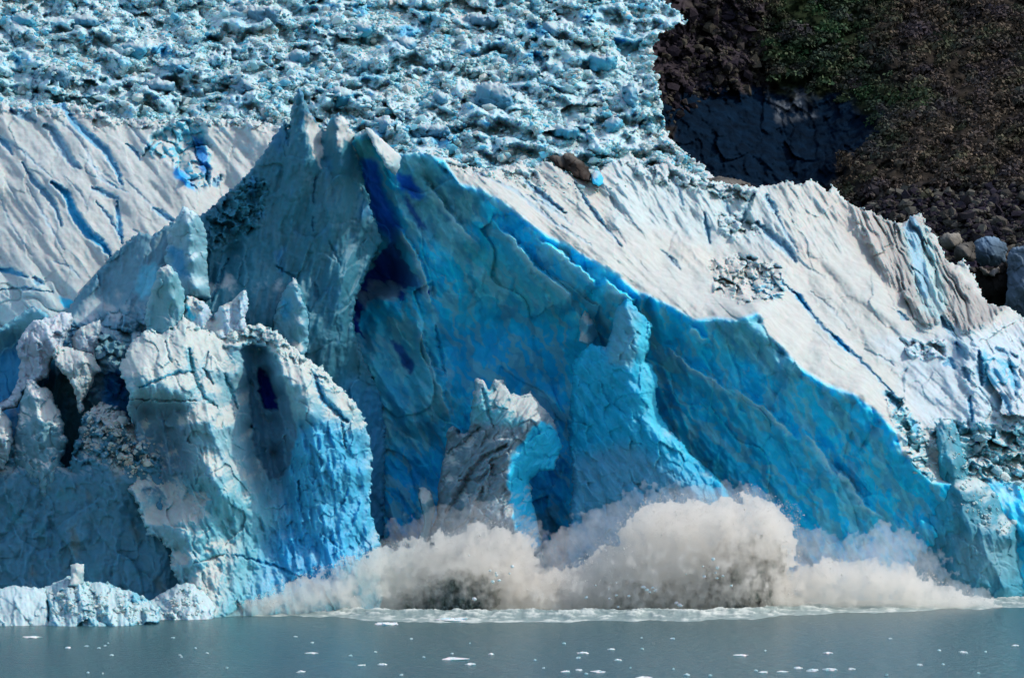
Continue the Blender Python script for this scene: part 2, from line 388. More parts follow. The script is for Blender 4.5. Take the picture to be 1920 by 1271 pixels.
# ================================================================== RIGHT CLIFF: blue alcove below, white slope above
ridge = [(655, 262, 534), (690, 250, 533), (749, 290, 538), (797, 290, 538), (833, 303, 537), (862, 346, 536), (905, 358, 535), (950, 386, 534), (979, 412, 533), (1020, 440, 532.5), (1060, 460, 532), (1105, 488, 531.5), (1150, 512, 531), (1190, 545, 530.5), (1215, 555, 530),
         (1270, 582, 530), (1300, 602, 529.5), (1345, 597, 530), (1378, 602, 529.5), (1420, 588, 530.5), (1440, 632, 529), (1462, 650, 528.5), (1500, 690, 528), (1545, 720, 527.5), (1600, 740, 527.5), (1645, 775, 527), (1680, 812, 527), (1692, 850, 527.5), (1720, 880, 528.5), (1748, 905, 530)]
cliff_out = [(560, 420), (640, 300), (664, 256), (690, 240), (712, 262), (748, 288), (772, 284), (799, 286), (850, 298), (880, 312), (920, 318), (950, 312), (975, 304), (1000, 318), (1022, 298), (1050, 318), (1085, 332), (1110, 340), (1130, 312), (1158, 300), (1180, 284),
             (1212, 312), (1256, 304), (1290, 322), (1330, 338), (1375, 346), (1424, 350), (1448, 347), (1475, 340), (1500, 347), (1519, 336), (1540, 348), (1552, 362), (1560, 344), (1585, 375), (1603, 387), (1632, 395), (1657, 409), (1692, 420), (1708, 405), (1727, 400), (1738, 423), (1758, 446), (1774, 486), (1792, 496), (1806, 484), (1821, 508),
             (1836, 540), (1852, 568), (1870, 574), (1890, 572), (1920, 596), (2000, 640), (2300, 700), (2300, 1190), (620, 1190), (560, 800)]
cc = []
cc += dense(ridge, 2)
# the alcove wall below the ridge
cc += [(x + 3, y + 16, z + 2.0) for (x, y, z) in ridge[4:]]
cc += [(700, 330, 541), (712, 370, 543), (725, 420, 545), (742, 470, 549), (735, 520, 553), (700, 540, 552), (690, 600, 547), (665, 610, 546), (745, 350, 538), (765, 360, 542), (785, 385, 543), (760, 410, 540), (790, 460, 540), (808, 420, 541), (850, 400, 541), (830, 480, 540), (780, 500, 542), (815, 560, 541), (760, 555, 543), (720, 565, 543), (700, 680, 541),
       (740, 640, 545), (765, 680, 546), (780, 610, 540), (800, 640, 540), (835, 715, 540), (822, 650, 543.5), (840, 820, 542), (760, 760, 541), (720, 850, 542), (720, 1000, 540), (800, 1000, 540), (880, 560, 543), (950, 600, 545), (900, 480, 542), (880, 680, 545), (960, 740, 546), (1050, 720, 545.5), (900, 850, 545), (1050, 900, 544), (1040, 640, 542)]
# slabs leaning down to the right inside the alcove: sharp upper edge, face below it
ribs = [[(914, 407, 538), (965, 451, 536.5), (1001, 498, 535.5), (1034, 524, 535), (1068, 552, 535.5), (1076, 585, 538)],
        [(1005, 446, 535), (1060, 481, 533.8), (1103, 517, 534), (1120, 540, 536)],
        [(1500, 800, 530), (1545, 850, 530), (1570, 900, 530)], [(1360, 720, 530), (1440, 770, 530), (1500, 830, 530)], [(1240, 640, 530), (1300, 690, 530), (1380, 740, 530)], [(790, 330, 530), (830, 385, 530), (860, 420, 530), (905, 470, 530)], [(740, 420, 530), (775, 465, 530), (800, 530, 530), (815, 590, 530)], [(780, 600, 530), (800, 660, 530), (830, 740, 530), (850, 800, 530)],
        [(1130, 520, 533.5), (1168, 552, 533.3), (1190, 562, 534.5)],
        [(1290, 610, 531.5), (1310, 625, 532), (1330, 640, 534)],
        [(1560, 870, 529), (1590, 900, 528.5), (1620, 945, 529), (1660, 975, 530)]]
def rib_field(px, py, r, L):
    """a slab whose upper edge stands out: how far it stands out, and how near below the edge"""
    wx = px + 4 * fbm(px / 20., py / 20., 97, 3); wy = py + 4 * fbm(px / 20., py / 20., 98, 3)
    d, qx, qy, t = seg_dist(wx, wy, [(a, b) for (a, b, _) in r])
    below = ((wy - qy) - (wx - qx) * .2) > 0
    env = np.clip(np.minimum(t, 1 - t) * 6, 0, 1)
    return np.where(below, np.exp(-d / L), np.clip(1 - d / 4., 0, 1)) * env, np.where(below, np.exp(-d / (L * .6)), 0) * env
cc += [(1060, 640, 541), (1120, 600, 537), (1180, 700, 541), (1250, 650, 537), (1260, 720, 539), (1350, 680, 535), (1400, 660, 533), (1300, 800, 538), (1400, 780, 535), (1480, 740, 531.5), (1500, 820, 533), (1580, 800, 530.5), (1640, 850, 530), (1400, 900, 536.5),
       (1500, 920, 533), (1560, 980, 532), (1650, 920, 532), (1690, 960, 534), (1300, 920, 540), (1200, 1000, 541), (1400, 1050, 536), (1600, 1050, 531), (1700, 1080, 534), (1000, 1050, 543), (620, 1190, 540), (900, 1190, 541), (1200, 1190, 540), (1500, 1190, 533), (560, 800, 545), (560, 420, 545), (640, 300, 540), (600, 600, 548), (620, 800, 545),
       (1760, 1000, 534), (1830, 1000, 537), (1900, 960, 538), (2000, 950, 541), (2000, 1190, 543), (1800, 1190, 540)]
# the white slope above
cc += [(2300, 700, 590), (2300, 950, 555), (2300, 1190, 553), (850, 298, 541), (880, 312, 542), (950, 314, 548), (975, 304, 551), (930, 345, 540), (1000, 360, 545), (1022, 298, 556), (1050, 320, 554), (1060, 400, 543), (1110, 340, 553), (1120, 430, 543.5), (1158, 300, 563), (1180, 284, 566), (1150, 380, 552), (1200, 430, 549), (1212, 312, 564), (1256, 304, 568), (1250, 400, 557), (1240, 500, 544), (1290, 322, 568),
       (1330, 338, 569), (1320, 430, 558), (1300, 520, 545), (1300, 470, 552), (1375, 346, 572), (1380, 440, 561), (1360, 540, 546), (1350, 490, 553), (1424, 350, 575), (1475, 340, 579), (1519, 336, 582), (1430, 430, 565), (1440, 510, 553), (1470, 470, 561), (1500, 440, 568), (1560, 344, 584), (1500, 560, 551), (1470, 600, 541), (1520, 640, 541), (1560, 520, 561), (1560, 600, 549), (1580, 440, 573),
       (1600, 690, 539), (1640, 620, 551), (1640, 540, 562), (1603, 387, 583), (1657, 409, 585), (1640, 460, 576), (1700, 560, 565), (1692, 420, 588), (1727, 400, 591), (1758, 446, 592), (1740, 520, 578), (1720, 600, 560), (1750, 600, 561), (1806, 484, 590), (1800, 560, 576), (1852, 568, 583), (1820, 610, 562), (1690, 700, 545), (1660, 740, 538), (1720, 790, 537), (1760, 700, 548), (1780, 640, 556), (1740, 850, 535),
       (1840, 660, 556), (1860, 720, 552), (1830, 780, 545), (1780, 790, 541), (1890, 572, 580), (1920, 596, 578), (2000, 640, 578), (1900, 660, 563), (1920, 780, 550), (1850, 850, 543), (1920, 880, 546), (2000, 800, 556), (1800, 850, 540)]
D_cracks = [([(1466, 529), (1495, 555), (1530, 600), (1570, 640), (1610, 672), (1640, 702), (1675, 738)], 5, .8, .55), ([(1488, 548), (1500, 560), (1516, 580)], 7, 1., 1.), ([(1562, 628), (1578, 645), (1592, 660)], 7, 1., 1.), ([(888, 321), (930, 340), (965, 357), (1037, 416), (1110, 460)], 5, 1., .3), ([(979, 335), (1005, 357), (1030, 378), (1060, 400)], 7, 1.2, .55),
            ([(986, 365), (1030, 388), (1070, 420)], 5, 1., .3), ([(1078, 343), (1100, 380), (1129, 419), (1165, 462)], 5, .8, .45), ([(1136, 350), (1146, 370), (1152, 390)], 4, .8, .2), ([(1256, 321), (1270, 352), (1280, 385)], 5, .8, .3), ([(1225, 320), (1240, 350), (1252, 372)], 4, .7, .2), ([(1436, 368), (1446, 385), (1456, 400)], 9, 1.4, .45), ([(1344, 357), (1360, 382), (1370, 408)], 6, 1., .35),
            ([(1412, 362), (1402, 385), (1392, 415)], 8, 1.2, .4), ([(1420, 418), (1450, 446), (1476, 468), (1492, 490)], 11, 1.4, .55), ([(1455, 400), (1475, 440), (1495, 470)], 5, .9, .35), ([(1618, 654), (1645, 666), (1678, 686)], 4, .7, .1), ([(1523, 619), (1538, 632), (1554, 650)], 4, .6, .1), ([(1520, 546), (1560, 580), (1592, 619)], 4, .6, .15), ([(1700, 690), (1690, 705), (1696, 735)], 5, .8, .1), ([(1818, 742), (1820, 765), (1824, 790)], 5, .8, .9),
            ([(1836, 660), (1838, 700), (1842, 722)], 9, 1.6, .6), ([(1895, 690), (1903, 715), (1905, 740)], 10, 1.4, .5), ([(1876, 738), (1885, 750), (1896, 775)], 8, 1., .7), ([(1764, 595), (1775, 612), (1792, 632)], 9, 1.2, .55), ([(1795, 645), (1805, 660), (1812, 672)], 12, 1.2, .5), ([(1770, 685), (1780, 678), (1790, 690)], 9, 1., .7), ([(1806, 690), (1812, 700), (1816, 712)], 9, 1., .6), ([(1712, 595), (1730, 608), (1748, 612)], 4, .9, 0), ([(1684, 585), (1692, 594), (1702, 600)], 5, .7, .5),
            ([(1626, 440), (1650, 520), (1680, 580)], 4, .6, 0), ([(1868, 655), (1885, 662), (1905, 668)], 9, 1.2, .4), ([(1480, 470), (1510, 500), (1545, 520)], 4, .6, .1), ([(1150, 420), (1180, 470), (1215, 510)], 3, .5, .1), ([(1240, 470), (1262, 490), (1275, 505)], 6, .9, .2), ([(1255, 480), (1268, 500)], 6, .9, .2), ([(1665, 740), (1676, 752), (1690, 768)], 10, 1.2, .7), ([(1705, 785), (1716, 800), (1720, 812)], 9, 1.2, .8), ([(1320, 400), (1326, 430), (1330, 455)], 6, .9, .6)]
fin_poly = [(1590, 380), (1640, 396), (1692, 420), (1727, 400), (1770, 480), (1850, 568), (1890, 574), (1850, 612), (1810, 622), (1764, 594), (1748, 612), (1712, 596), (1660, 520), (1620, 440)]
rubble_polys = [([(1330, 490), (1400, 480), (1470, 500), (1470, 560), (1400, 570), (1340, 550)], 12), ([(1690, 640), (1770, 640), (1772, 672), (1710, 672)], 10), ([(1655, 735), (1690, 745), (1740, 830), (1745, 905), (1715, 890), (1690, 820)], 14), ([(1740, 790), (1990, 790), (1990, 1000), (1840, 960), (1780, 880)], 24),
                ([(800, 296), (870, 312), (1000, 320), (1020, 360), (940, 330), (880, 326)], 14), ([(1340, 400), (1400, 410), (1430, 440), (1360, 445)], 12), ([(1160, 300), (1300, 330), (1420, 350), (1400, 380), (1200, 330)], 14)]
def up_mask(px, py):
    """1 on the open slope, 0 on the wall below the ridge"""
    R = np.array(ridge); yr = np.interp(px, R[:, 0], R[:, 1])
    return sstep(yr + 4, yr - 8, py)
def cliff_relief(px, py):
    up = up_mask(px, py)
    # slope: fine flow lines running down to the right
    a = -1.5 * fbm(*rot(px, py, 45, 140, 60), 118, 3) - .25 * facets(px, py, 42, 1.0, 119, 1.5, 45, 2.4, 0) - .55 * fbm(*rot(px, py, 45, 200, 40), 101, 3) - .11 * ridged(*rot(px, py, 44, 150, 15), 102, 3) * sstep(-.3, .5, fbm(px / 70., py / 70., 116, 2)) - .10 * fbm(px / 7., py / 7., 103, 3)
    upper = blob(px, py, [(800, 270), (1180, 270), (1240, 560), (1150, 520), (900, 380)], 40)
    a += upper * -.4 * ridged(*rot(px, py, 41, 170, 18), 104, 3)
    ulow = blob(px, py, [(1120, 270), (1600, 330), (1600, 470), (1480, 500), (1300, 420), (1150, 420)], 40)
    a += ulow * -.5 * ridged(*rot(px, py, 60, 110, 20), 105, 3)
    fins = blob(px, py, fin_poly, 14)
    wx = px + 16 * fbm(px / 60., py / 90., 125, 3)
    a += fins * (-1.9 * ridged(*rot(wx, py, 66, 230, 20), 106, 2) - .8 * facets(px, py, 26, 1.6, 126, 1.5, 66, 3.) - .5 * ridged(*rot(px, py, 66, 200, 6), 107, 3))
    for (pl, f) in rubble_polys: a -= blob(px, py, pl, f) * (facets(px, py, 22, 2.2, 108, 1.6) + facets(px, py, 9, 1.1, 109, 1.6))
    rt = blob(px, py, [(1770, 600), (1990, 600), (1990, 800), (1830, 790)], 30)
    a -= rt * (facets(px, py, 60, 2.2, 110, 1.6, 60, 1.8, .1) + .6 * facets(px, py, 20, 1.2, 111, 1.4, 60, 1.6, .1) + .8 * ridged(*rot(px, py, 50, 120, 26), 99, 3))
    for (l, w, dep, b) in D_cracks: a += dep * (1.5 if b > .38 else .7) * stroke(px, py, l, w)**.8
    # wall: broken conchoidal faces and slanting joints
    b_ = -.6 * facets(px, py, 90, 1.6, 112, 1.5, 60, 2.4, .1) - .3 * facets(px, py, 34, .9, 113, 1.4, 60, 2.0, .1) - .06 * fbm(px / 9., py / 9., 114, 3) - .7 * ridged(*rot(px, py, 68, 200, 46), 130, 2) - .5 * fbm(*rot(px, py, 50, 60, 24), 117, 3)
    b_ -= .25 * ridged(*rot(px, py, 56, 150, 40), 115, 3) * sstep(1180, 1300, px)
    b_ += stroke(px, py, [(816, 610), (826, 660), (834, 702)], 6) * 1.5
    for r, hgt in zip(ribs, [5.0, 4.0] + [2.4, 2.6, 2.6, 2.8, 2.8, 2.4] + [3.4, 2.6, 3.6]): b_ -= hgt * rib_field(px, py, r, 40)[0]
    smooth_ = blob(px, py, [(840, 560), (1060, 620), (1060, 720), (1000, 760), (860, 740)], 40)
    b_ = b_ * (1 - .7 * smooth_)
    return a * up + b_ * (1 - up)
def cliff_paint(px, py, n, d):
    up = up_mask(px, py)
    w = base(px, (.46, .59, .62))
    w = crust(w, n, px, py, .2, .55, 1, (.465, .49, .455), 120)
    w = mix(w, (.58, .53, .46), sstep(.0, .9, fbm(*rot(px, py, 45, 240, 50), 121, 4)) * .45)
    w = mix(w, (.42, .57, .66), blob(px, py, [(1640, 640), (1990, 600), (1990, 830), (1720, 800), (1690, 700)], 60) * .6)
    w = mix(w, (.44, .56, .58), blob(px, py, [(1140, 290), (1300, 320), (1440, 360), (1480, 470), (1330, 460), (1150, 420)], 50) * .6)
    fins = blob(px, py, fin_poly, 16)
    w = mix(w, (.29, .28, .255), fins * .95)
    w = mix(w, (.11, .10, .09), fins * sstep(-.1, .9, ridged(*rot(px + 16 * fbm(px / 60., py / 90., 125, 3), py, 66, 230, 20), 106, 2) * -1 + .3 * fbm(px / 12., py / 20., 122, 4)) * .8)
    w = mix(w, (.34, .50, .50), blob(px, py, [(1690, 430), (1740, 420), (1775, 560), (1765, 600), (1730, 590)], 12) * .8)
    w = mix(w, (.22, .42, .54), blob(px, py, [(1694, 422), (1712, 405), (1724, 430), (1745, 560), (1728, 560)], 6) * .8)
    w = mix(w, (.45, .42, .38), blob(px, py, [(1520, 350), (1640, 400), (1690, 560), (1600, 470)], 30) * .6)
    for (l, wd, dep, b) in D_cracks: w = mix(w, (.03, .33, .55), sstep(.05, .5, stroke(px, py, l, wd)) * b)
    for (pl, f) in rubble_polys[2:4]: w = mix(w, (.10, .46, .58), blob(px, py, pl, f) * sstep(.65, .3, n[..., 2]) * .8)
    w = mix(w, (.10, .42, .58), blob(px, py, [(1840, 655), (1905, 680), (1905, 730), (1840, 725)], 10) * sstep(.85, .5, n[..., 2]))
    w = mix(w, (.08, .36, .50), blob(px, py, [(1405, 520), (1475, 525), (1462, 562), (1415, 555)], 8) * sstep(.8, .5, n[..., 2]))
    b_ = base(px, BLUE)
    b_ = mix(b_, (.06, .60, .78), sstep(-.1, .8, fbm(px / 70., py / 60., 123, 5)) * .7)
    b_ = mix(b_, (.11, .42, .50), blob(px, py, [(750, 290), (800, 292), (860, 345), (905, 362), (900, 400), (840, 460), (770, 440), (750, 380)], 40))
    b_ = mix(b_, (.11, .42, .50), blob(px, py, [(1330, 600), (1430, 590), (1500, 690), (1480, 730), (1360, 650)], 24) * .9)
    b_ = mix(b_, (.08, .58, .68), blob(px, py, [(860, 440), (940, 480), (1070, 560), (1040, 600), (880, 560)], 40) * .8)
    b_ = mix(b_, (.11, .52, .62), blob(px, py, [(640, 640), (750, 600), (810, 600), (850, 800), (780, 860), (700, 840)], 50) * .7)
    b_ = mix(b_, (.006, .54, .93), blob(px, py, [(700, 840), (860, 860), (850, 1060), (700, 1060)], 60))
    b_ = mix(b_, (.004, .52, .92), blob(px, py, [(830, 620), (1060, 620), (1060, 720), (1060, 960), (990, 960), (880, 740)], 50) * .9)
    b_ = mix(b_, (.008, .64, .95), blob(px, py, [(1480, 900), (1600, 960), (1640, 1060), (1460, 1060)], 60))
    b_ = mix(b_, (.16, .62, .72), sstep(.25, .9, fbm(px / 16., py / 20., 127, 4) + .5 * fbm(px / 70., py / 70., 128, 2)) * .6)
    b_ = mix(b_, (.003, .36, .74), sstep(.3, .9, fbm(px / 24., py / 34., 129, 4)) * .4)
    b_ = mix(b_, (.20, .58, .66), sstep(.82, .97, ridged(*rot(px + 10 * fbm(px / 30., py / 30., 87, 3), py, 62, 150, 40), 88, 2) - .12 * np.abs(fbm(px / 14., py / 14., 89, 3))) * .7)
    b_ = mix(b_, (.003, .22, .48), sstep(.86, 1., ridged(*rot(px + 14 * fbm(px / 40., py / 40., 90, 3), py, 80, 190, 55), 95, 2)) * .35)
    b_ = mix(b_, (.30, .55, .58), sstep(.55, .8, fbm(px / 7., py / 9., 96, 3)) * sstep(0, .6, fbm(px / 60., py / 60., 100, 2)) * .5)
    # the cleft under the summit; cave and slots with their shade painted dark blue
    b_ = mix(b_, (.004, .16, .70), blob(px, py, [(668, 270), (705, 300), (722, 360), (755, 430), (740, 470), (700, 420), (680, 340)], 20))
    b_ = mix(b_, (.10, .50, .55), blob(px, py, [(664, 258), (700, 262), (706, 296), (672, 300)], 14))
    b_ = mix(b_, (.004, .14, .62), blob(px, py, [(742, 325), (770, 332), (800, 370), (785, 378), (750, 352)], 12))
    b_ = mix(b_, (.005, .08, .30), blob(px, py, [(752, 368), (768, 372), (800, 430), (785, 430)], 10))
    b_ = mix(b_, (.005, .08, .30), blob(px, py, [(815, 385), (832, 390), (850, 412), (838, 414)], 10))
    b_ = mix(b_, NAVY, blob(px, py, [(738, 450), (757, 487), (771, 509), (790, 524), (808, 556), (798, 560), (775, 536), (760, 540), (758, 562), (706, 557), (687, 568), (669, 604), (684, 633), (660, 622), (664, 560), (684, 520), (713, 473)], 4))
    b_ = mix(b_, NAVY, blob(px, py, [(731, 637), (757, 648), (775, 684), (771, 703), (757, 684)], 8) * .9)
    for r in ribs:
        f_ = rib_field(px, py, r, 34)[1]; b_ = mix(b_, (.12, .55, .64), f_ * .75); b_ = mix(b_, (.42, .70, .74), sstep(.5, .95, f_) * .85)  # slab edges: light through the thin ice painted as pale cyan
    b_ = crust(b_, n, px, py, .5, .85, .6, (.36, .66, .76), 124)
    up3 = up[..., None]
    return w * up3 + b_ * (1 - up3)
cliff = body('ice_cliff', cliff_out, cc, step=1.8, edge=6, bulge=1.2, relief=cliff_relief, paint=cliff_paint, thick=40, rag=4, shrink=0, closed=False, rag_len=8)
tag(cliff, 'wide ice cliff with a deep blue hollow under its sunlit white slope', 'ice cliff')

# ================================================================== SUMMIT MASSIF (shaded spires)
peak_out = [(70, 640), (118, 590), (150, 548), (186, 505), (224, 466), (246, 446), (262, 434), (284, 442), (318, 420), (360, 410), (388, 396), (412, 372), (446, 344), (470, 318), (492, 290), (512, 258), (528, 234), (535, 222), (541, 240), (546, 212), (550, 190), (560, 166), (566, 168), (573, 190), (580, 206), (592, 226), (600, 238),
            (608, 246), (618, 226), (634, 213), (650, 224), (660, 246), (668, 262), (674, 300), (684, 345), (700, 405), (716, 450), (700, 482), (684, 520), (668, 560), (662, 600), (672, 650), (690, 690), (712, 740), (722, 800), (720, 1100), (100, 1100)]
peak_ctrl = dense([(118, 590, 525), (186, 505, 526), (262, 434, 528), (388, 396, 530), (446, 344, 531), (512, 258, 532), (535, 222, 532), (562, 168, 531)], 2)
peak_ctrl += dense([(562, 168, 531), (575, 250, 530), (588, 300, 529)], 2) + [(595, 236, 535), (600, 270, 534)] + dense([(634, 214, 532), (632, 260, 530.5), (640, 310, 530)], 2) + [(668, 262, 537), (674, 300, 536), (684, 345, 536), (660, 250, 535), (545, 230, 531.5),
              (612, 246, 534), (608, 300, 532)]
peak_ctrl += [(700, 405, 535), (716, 450, 537), (640, 400, 530), (560, 400, 529), (480, 400, 529.5), (420, 450, 528), (330, 470, 526.5), (250, 520, 524), (200, 570, 522), (640, 520, 528), (684, 520, 533), (560, 560, 525), (480, 560, 524), (400, 580, 522), (300, 600, 519), (180, 650, 510), (100, 700, 509), (150, 740, 507), (205, 690, 509.5), (222, 725, 513), (190, 760, 507.5), (260, 640, 514), (130, 610, 515),
              (640, 640, 528), (600, 700, 525), (690, 690, 535), (640, 800, 529), (710, 800, 538), (720, 1100, 536), (500, 900, 522), (300, 900, 515), (100, 1100, 512), (400, 1100, 516), (470, 490, 527), (400, 530, 527.5), (415, 540, 523.5), (440, 470, 530), (555, 520, 529)]
P_cracks = [([(428, 485), (410, 530), (396, 565)], 5, 1.2, .3), ([(592, 330), (586, 380)], 4, .8, .4), ([(586, 410), (588, 432)], 4, .8, .5), ([(455, 490), (446, 530)], 4, .8, .2), ([(590, 530), (596, 560)], 6, .8, .3), ([(520, 500), (550, 520), (545, 560)], 5, .8, .3), ([(535, 236), (541, 256), (540, 275)], 5, 1., .2), ([(616, 452), (640, 500)], 4, .5, .2)]
def peak_relief(px, py):
    d = (690 - px) * .012 - 1.0 * fbm(*rot(px, py, 100, 140, 44), 131, 4) - .3 * ridged(*rot(px, py, 112, 120, 26), 132, 3) * .7 - .10 * fbm(px / 8., py / 8., 133, 3)
    d -= .3 * facets(px, py, 50, 1.2, 134, 1.4, 110, 1.8)
    r = blob(px, py, [(385, 380), (470, 330), (500, 345), (490, 420), (400, 470), (390, 420)], 20)
    d -= r * (facets(px, py, 16, 1.6, 135, 1.6) + facets(px, py, 7, .7, 136))
    r2 = blob(px, py, [(100, 600), (300, 580), (300, 740), (130, 760)], 30)
    d -= r2 * (facets(px, py, 24, 1.6, 137, 1.6) + facets(px, py, 9, .6, 138))
    for (l, w, dep, b) in P_cracks: d += dep * .9 * stroke(px, py, l, w)
    return d
def peak_paint(px, py, n, d):
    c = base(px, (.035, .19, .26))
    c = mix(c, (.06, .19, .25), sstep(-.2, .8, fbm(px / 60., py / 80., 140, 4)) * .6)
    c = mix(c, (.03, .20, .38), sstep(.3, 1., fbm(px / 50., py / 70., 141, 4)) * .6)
    c = mix(c, (.20, .38, .46), blob(px, py, [(100, 600), (260, 440), (330, 440), (330, 620), (300, 740), (130, 760)], 40) * .6)  # lighter paint lifts the black shade between the lumps
    c = mix(c, (.05, .32, .56), blob(px, py, [(640, 700), (722, 740), (722, 1000), (660, 1000)], 40) * .7)
    for (l, w, dep, b) in P_cracks: c = mix(c, (.02, .16, .32), sstep(.1, .6, stroke(px, py, l, w)) * b)
    c = mix(c, (.02, .26, .60), blob(px, py, [(200, 700), (235, 690), (245, 745), (240, 790), (190, 780)], 16))
    c = mix(c, (.15, .55, .70), blob(px, py, [(268, 500), (292, 490), (300, 530), (270, 560), (250, 545)], 14) * .9)
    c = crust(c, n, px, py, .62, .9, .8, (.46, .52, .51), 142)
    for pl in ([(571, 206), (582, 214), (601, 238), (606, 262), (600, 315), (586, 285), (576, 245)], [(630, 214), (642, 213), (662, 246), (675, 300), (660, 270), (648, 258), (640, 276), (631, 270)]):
        c = mix(c, (.50, .54, .52), blob(px, py, pl, 6) * sstep(.0, .4, n[..., 0] + n[..., 2]))  # sunlit right flanks of the spires painted white
    return c
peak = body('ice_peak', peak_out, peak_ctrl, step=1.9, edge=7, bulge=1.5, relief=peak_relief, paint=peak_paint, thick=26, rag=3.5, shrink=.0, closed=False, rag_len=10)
tag(peak, 'highest shaded ice massif ending in two pointed spires left of the blue cleft', 'ice peak')

# ================================================================== FRONT BUTTRESS
but_out = [(222, 690), (240, 652), (258, 632), (278, 619), (304, 626), (316, 616), (330, 610), (342, 590), (358, 604), (380, 617), (413, 623), (436, 616), (458, 610), (493, 608), (522, 624), (552, 652), (578, 674), (607, 690), (624, 711), (642, 731), (670, 761), (684, 784), (691, 815), (697, 857), (696, 906), (693, 957), (702, 986), (714, 1020), (718, 1180), (360, 1180),
           (350, 1140), (335, 1090), (322, 1068), (318, 1030), (300, 1012), (276, 1000), (264, 970), (258, 945), (238, 915), (246, 890), (256, 850), (252, 800), (238, 768), (243, 742), (230, 712)]
but_ctrl = [(222, 690, 500), (240, 652, 501), (278, 619, 503), (342, 590, 506), (304, 626, 503), (413, 624, 508), (458, 612, 509), (493, 608, 509), (552, 652, 508), (607, 690, 508), (642, 731, 508), (684, 784, 509), (697, 857, 509), (696, 906, 508), (702, 986, 507), (718, 1080, 504),
            (240, 700, 497.5), (270, 690, 497), (300, 680, 498.5), (330, 700, 499.5), (345, 650, 501.5), (400, 660, 504), (400, 710, 502.5), (445, 700, 505.5), (450, 760, 505), (475, 800, 506), (480, 870, 506), (505, 940, 505), (515, 1000, 503),
            (242, 745, 496.2), (290, 735, 496.5), (330, 735, 497.2), (352, 735, 498), (262, 775, 500), (300, 770, 500), (335, 770, 499.8), (300, 820, 500.5), (340, 830, 499.8), (340, 900, 499.2), (300, 900, 500), (375, 920, 499.3),
            (352, 752, 498), (368, 790, 497.4), (380, 830, 497.4), (392, 870, 496.6), (400, 900, 496.2), (420, 930, 496.8), (435, 945, 498.4), (430, 880, 499), (430, 800, 501), (440, 850, 501.5),
            (445, 650, 506), (462, 665, 508.5), (466, 720, 509.5), (472, 800, 509), (490, 660, 511), (500, 740, 514), (500, 700, 512), (508, 790, 512), (515, 850, 509), (520, 900, 507),
            (505, 640, 507), (514, 668, 504.5), (524, 704, 502.5), (546, 722, 502.2), (560, 746, 501.6), (578, 778, 501), (560, 690, 504.5), (600, 740, 504), (640, 770, 505.5), (640, 800, 505),
            (530, 740, 506.5), (534, 772, 505.0), (545, 800, 504.2), (556, 824, 503.2), (525, 830, 507), (565, 800, 504.5),
            (575, 850, 502.5), (600, 850, 502.8), (640, 880, 503.2), (680, 890, 505.5), (560, 900, 503.5), (530, 950, 504), (545, 1000, 502.6), (600, 980, 502), (650, 1000, 502.5), (580, 1080, 499.5), (640, 1060, 500.5),
            (245, 925, 497.5), (262, 950, 496.5), (275, 990, 496), (320, 960, 497), (338, 975, 495.5), (338, 1010, 495.2), (330, 1030, 496.5), (350, 1060, 494.5), (372, 1100, 493.5), (392, 1150, 492), (350, 1090, 495.5), (300, 950, 499),
            (420, 1000, 498.5), (400, 960, 497.6), (450, 1060, 498), (500, 1080, 499), (440, 1150, 495), (540, 1150, 496.5), (360, 1180, 492), (718, 1180, 500), (480, 960, 501), (470, 1010, 500.5)]
B_cracks = [([(262, 726), (300, 712), (335, 699), (365, 698)], 5, .9, .8, CYAN), ([(354, 655), (360, 690), (366, 714), (385, 748), (408, 764)], 8, 1., .6, (.05, .42, .52)), ([(420, 700), (434, 735), (445, 765)], 7, .9, .5, (.05, .40, .52)), ([(240, 748), (300, 750), (365, 752)], 4, .8, .2, TEAL),
            ([(590, 704), (604, 748), (623, 766), (652, 792)], 9, 1.3, .8, (.03, .42, .66)), ([(380, 690), (400, 720)], 5, .8, .3, TEAL), ([(310, 640), (320, 680)], 4, .6, .2, TEAL), ([(390, 660), (384, 690)], 6, .8, .2, TEAL), ([(640, 790), (648, 840)], 5, .8, .5, TEAL), ([(560, 900), (566, 960)], 5, .7, .5, (.03, .35, .6)), ([(440, 1040), (520, 1062), (560, 1080)], 4, .7, .6, (.03, .35, .6)), ([(365, 1055), (420, 1040)], 4, .6, .4, TEAL)]
cleft_poly = [(452, 652), (474, 645), (505, 655), (518, 674), (534, 712), (547, 770), (556, 820), (540, 880), (510, 900), (480, 850), (471, 790), (466, 715)]
def but_relief(px, py):
    d = 2.6 * blob(px, py, cleft_poly, 6) + 2.2 * blob(px, py, [(484, 690), (498, 700), (512, 730), (520, 770), (496, 766), (486, 730)], 5) - .7 * fbm(px / 60., py / 75., 151, 3) - .55 * ridged(*rot(px, py, 74, 160, 34), 152, 2)
    d -= .35 * facets(px, py, 34, 1.2, 153, 1.4, 70, 2.0, .1) + .2 * facets(px, py, 13, .7, 154, 1.4, 60, 1.5, .1) + .08 * fbm(px / 5., py / 5., 155, 3)
    d -= .5 * ridged(*rot(px + 12 * fbm(px / 30., py / 40., 162, 3), py, 74, 110, 26), 163, 3) * blob(px, py, [(330, 780), (460, 780), (520, 940), (560, 1180), (350, 1180), (340, 1000)], 40)
    r = blob(px, py, [(400, 620), (493, 600), (560, 640), (640, 740), (600, 720), (520, 660), (420, 650)], 16)
    d -= r * (facets(px, py, 12, .9, 156, 1.5) + facets(px, py, 6, .4, 157))
    r = blob(px, py, [(520, 800), (700, 800), (710, 1040), (560, 1090), (500, 1000)], 30)
    d -= r * (.6 * ridged(*rot(px, py, 85, 80, 24), 158, 2) + .45 * facets(px, py, 15, .8, 159, 1.5, 80, 1.6, .1))
    for (l, w, dep, b, c) in B_cracks: d += dep * 1.4 * stroke(px, py, l, w)
    return d
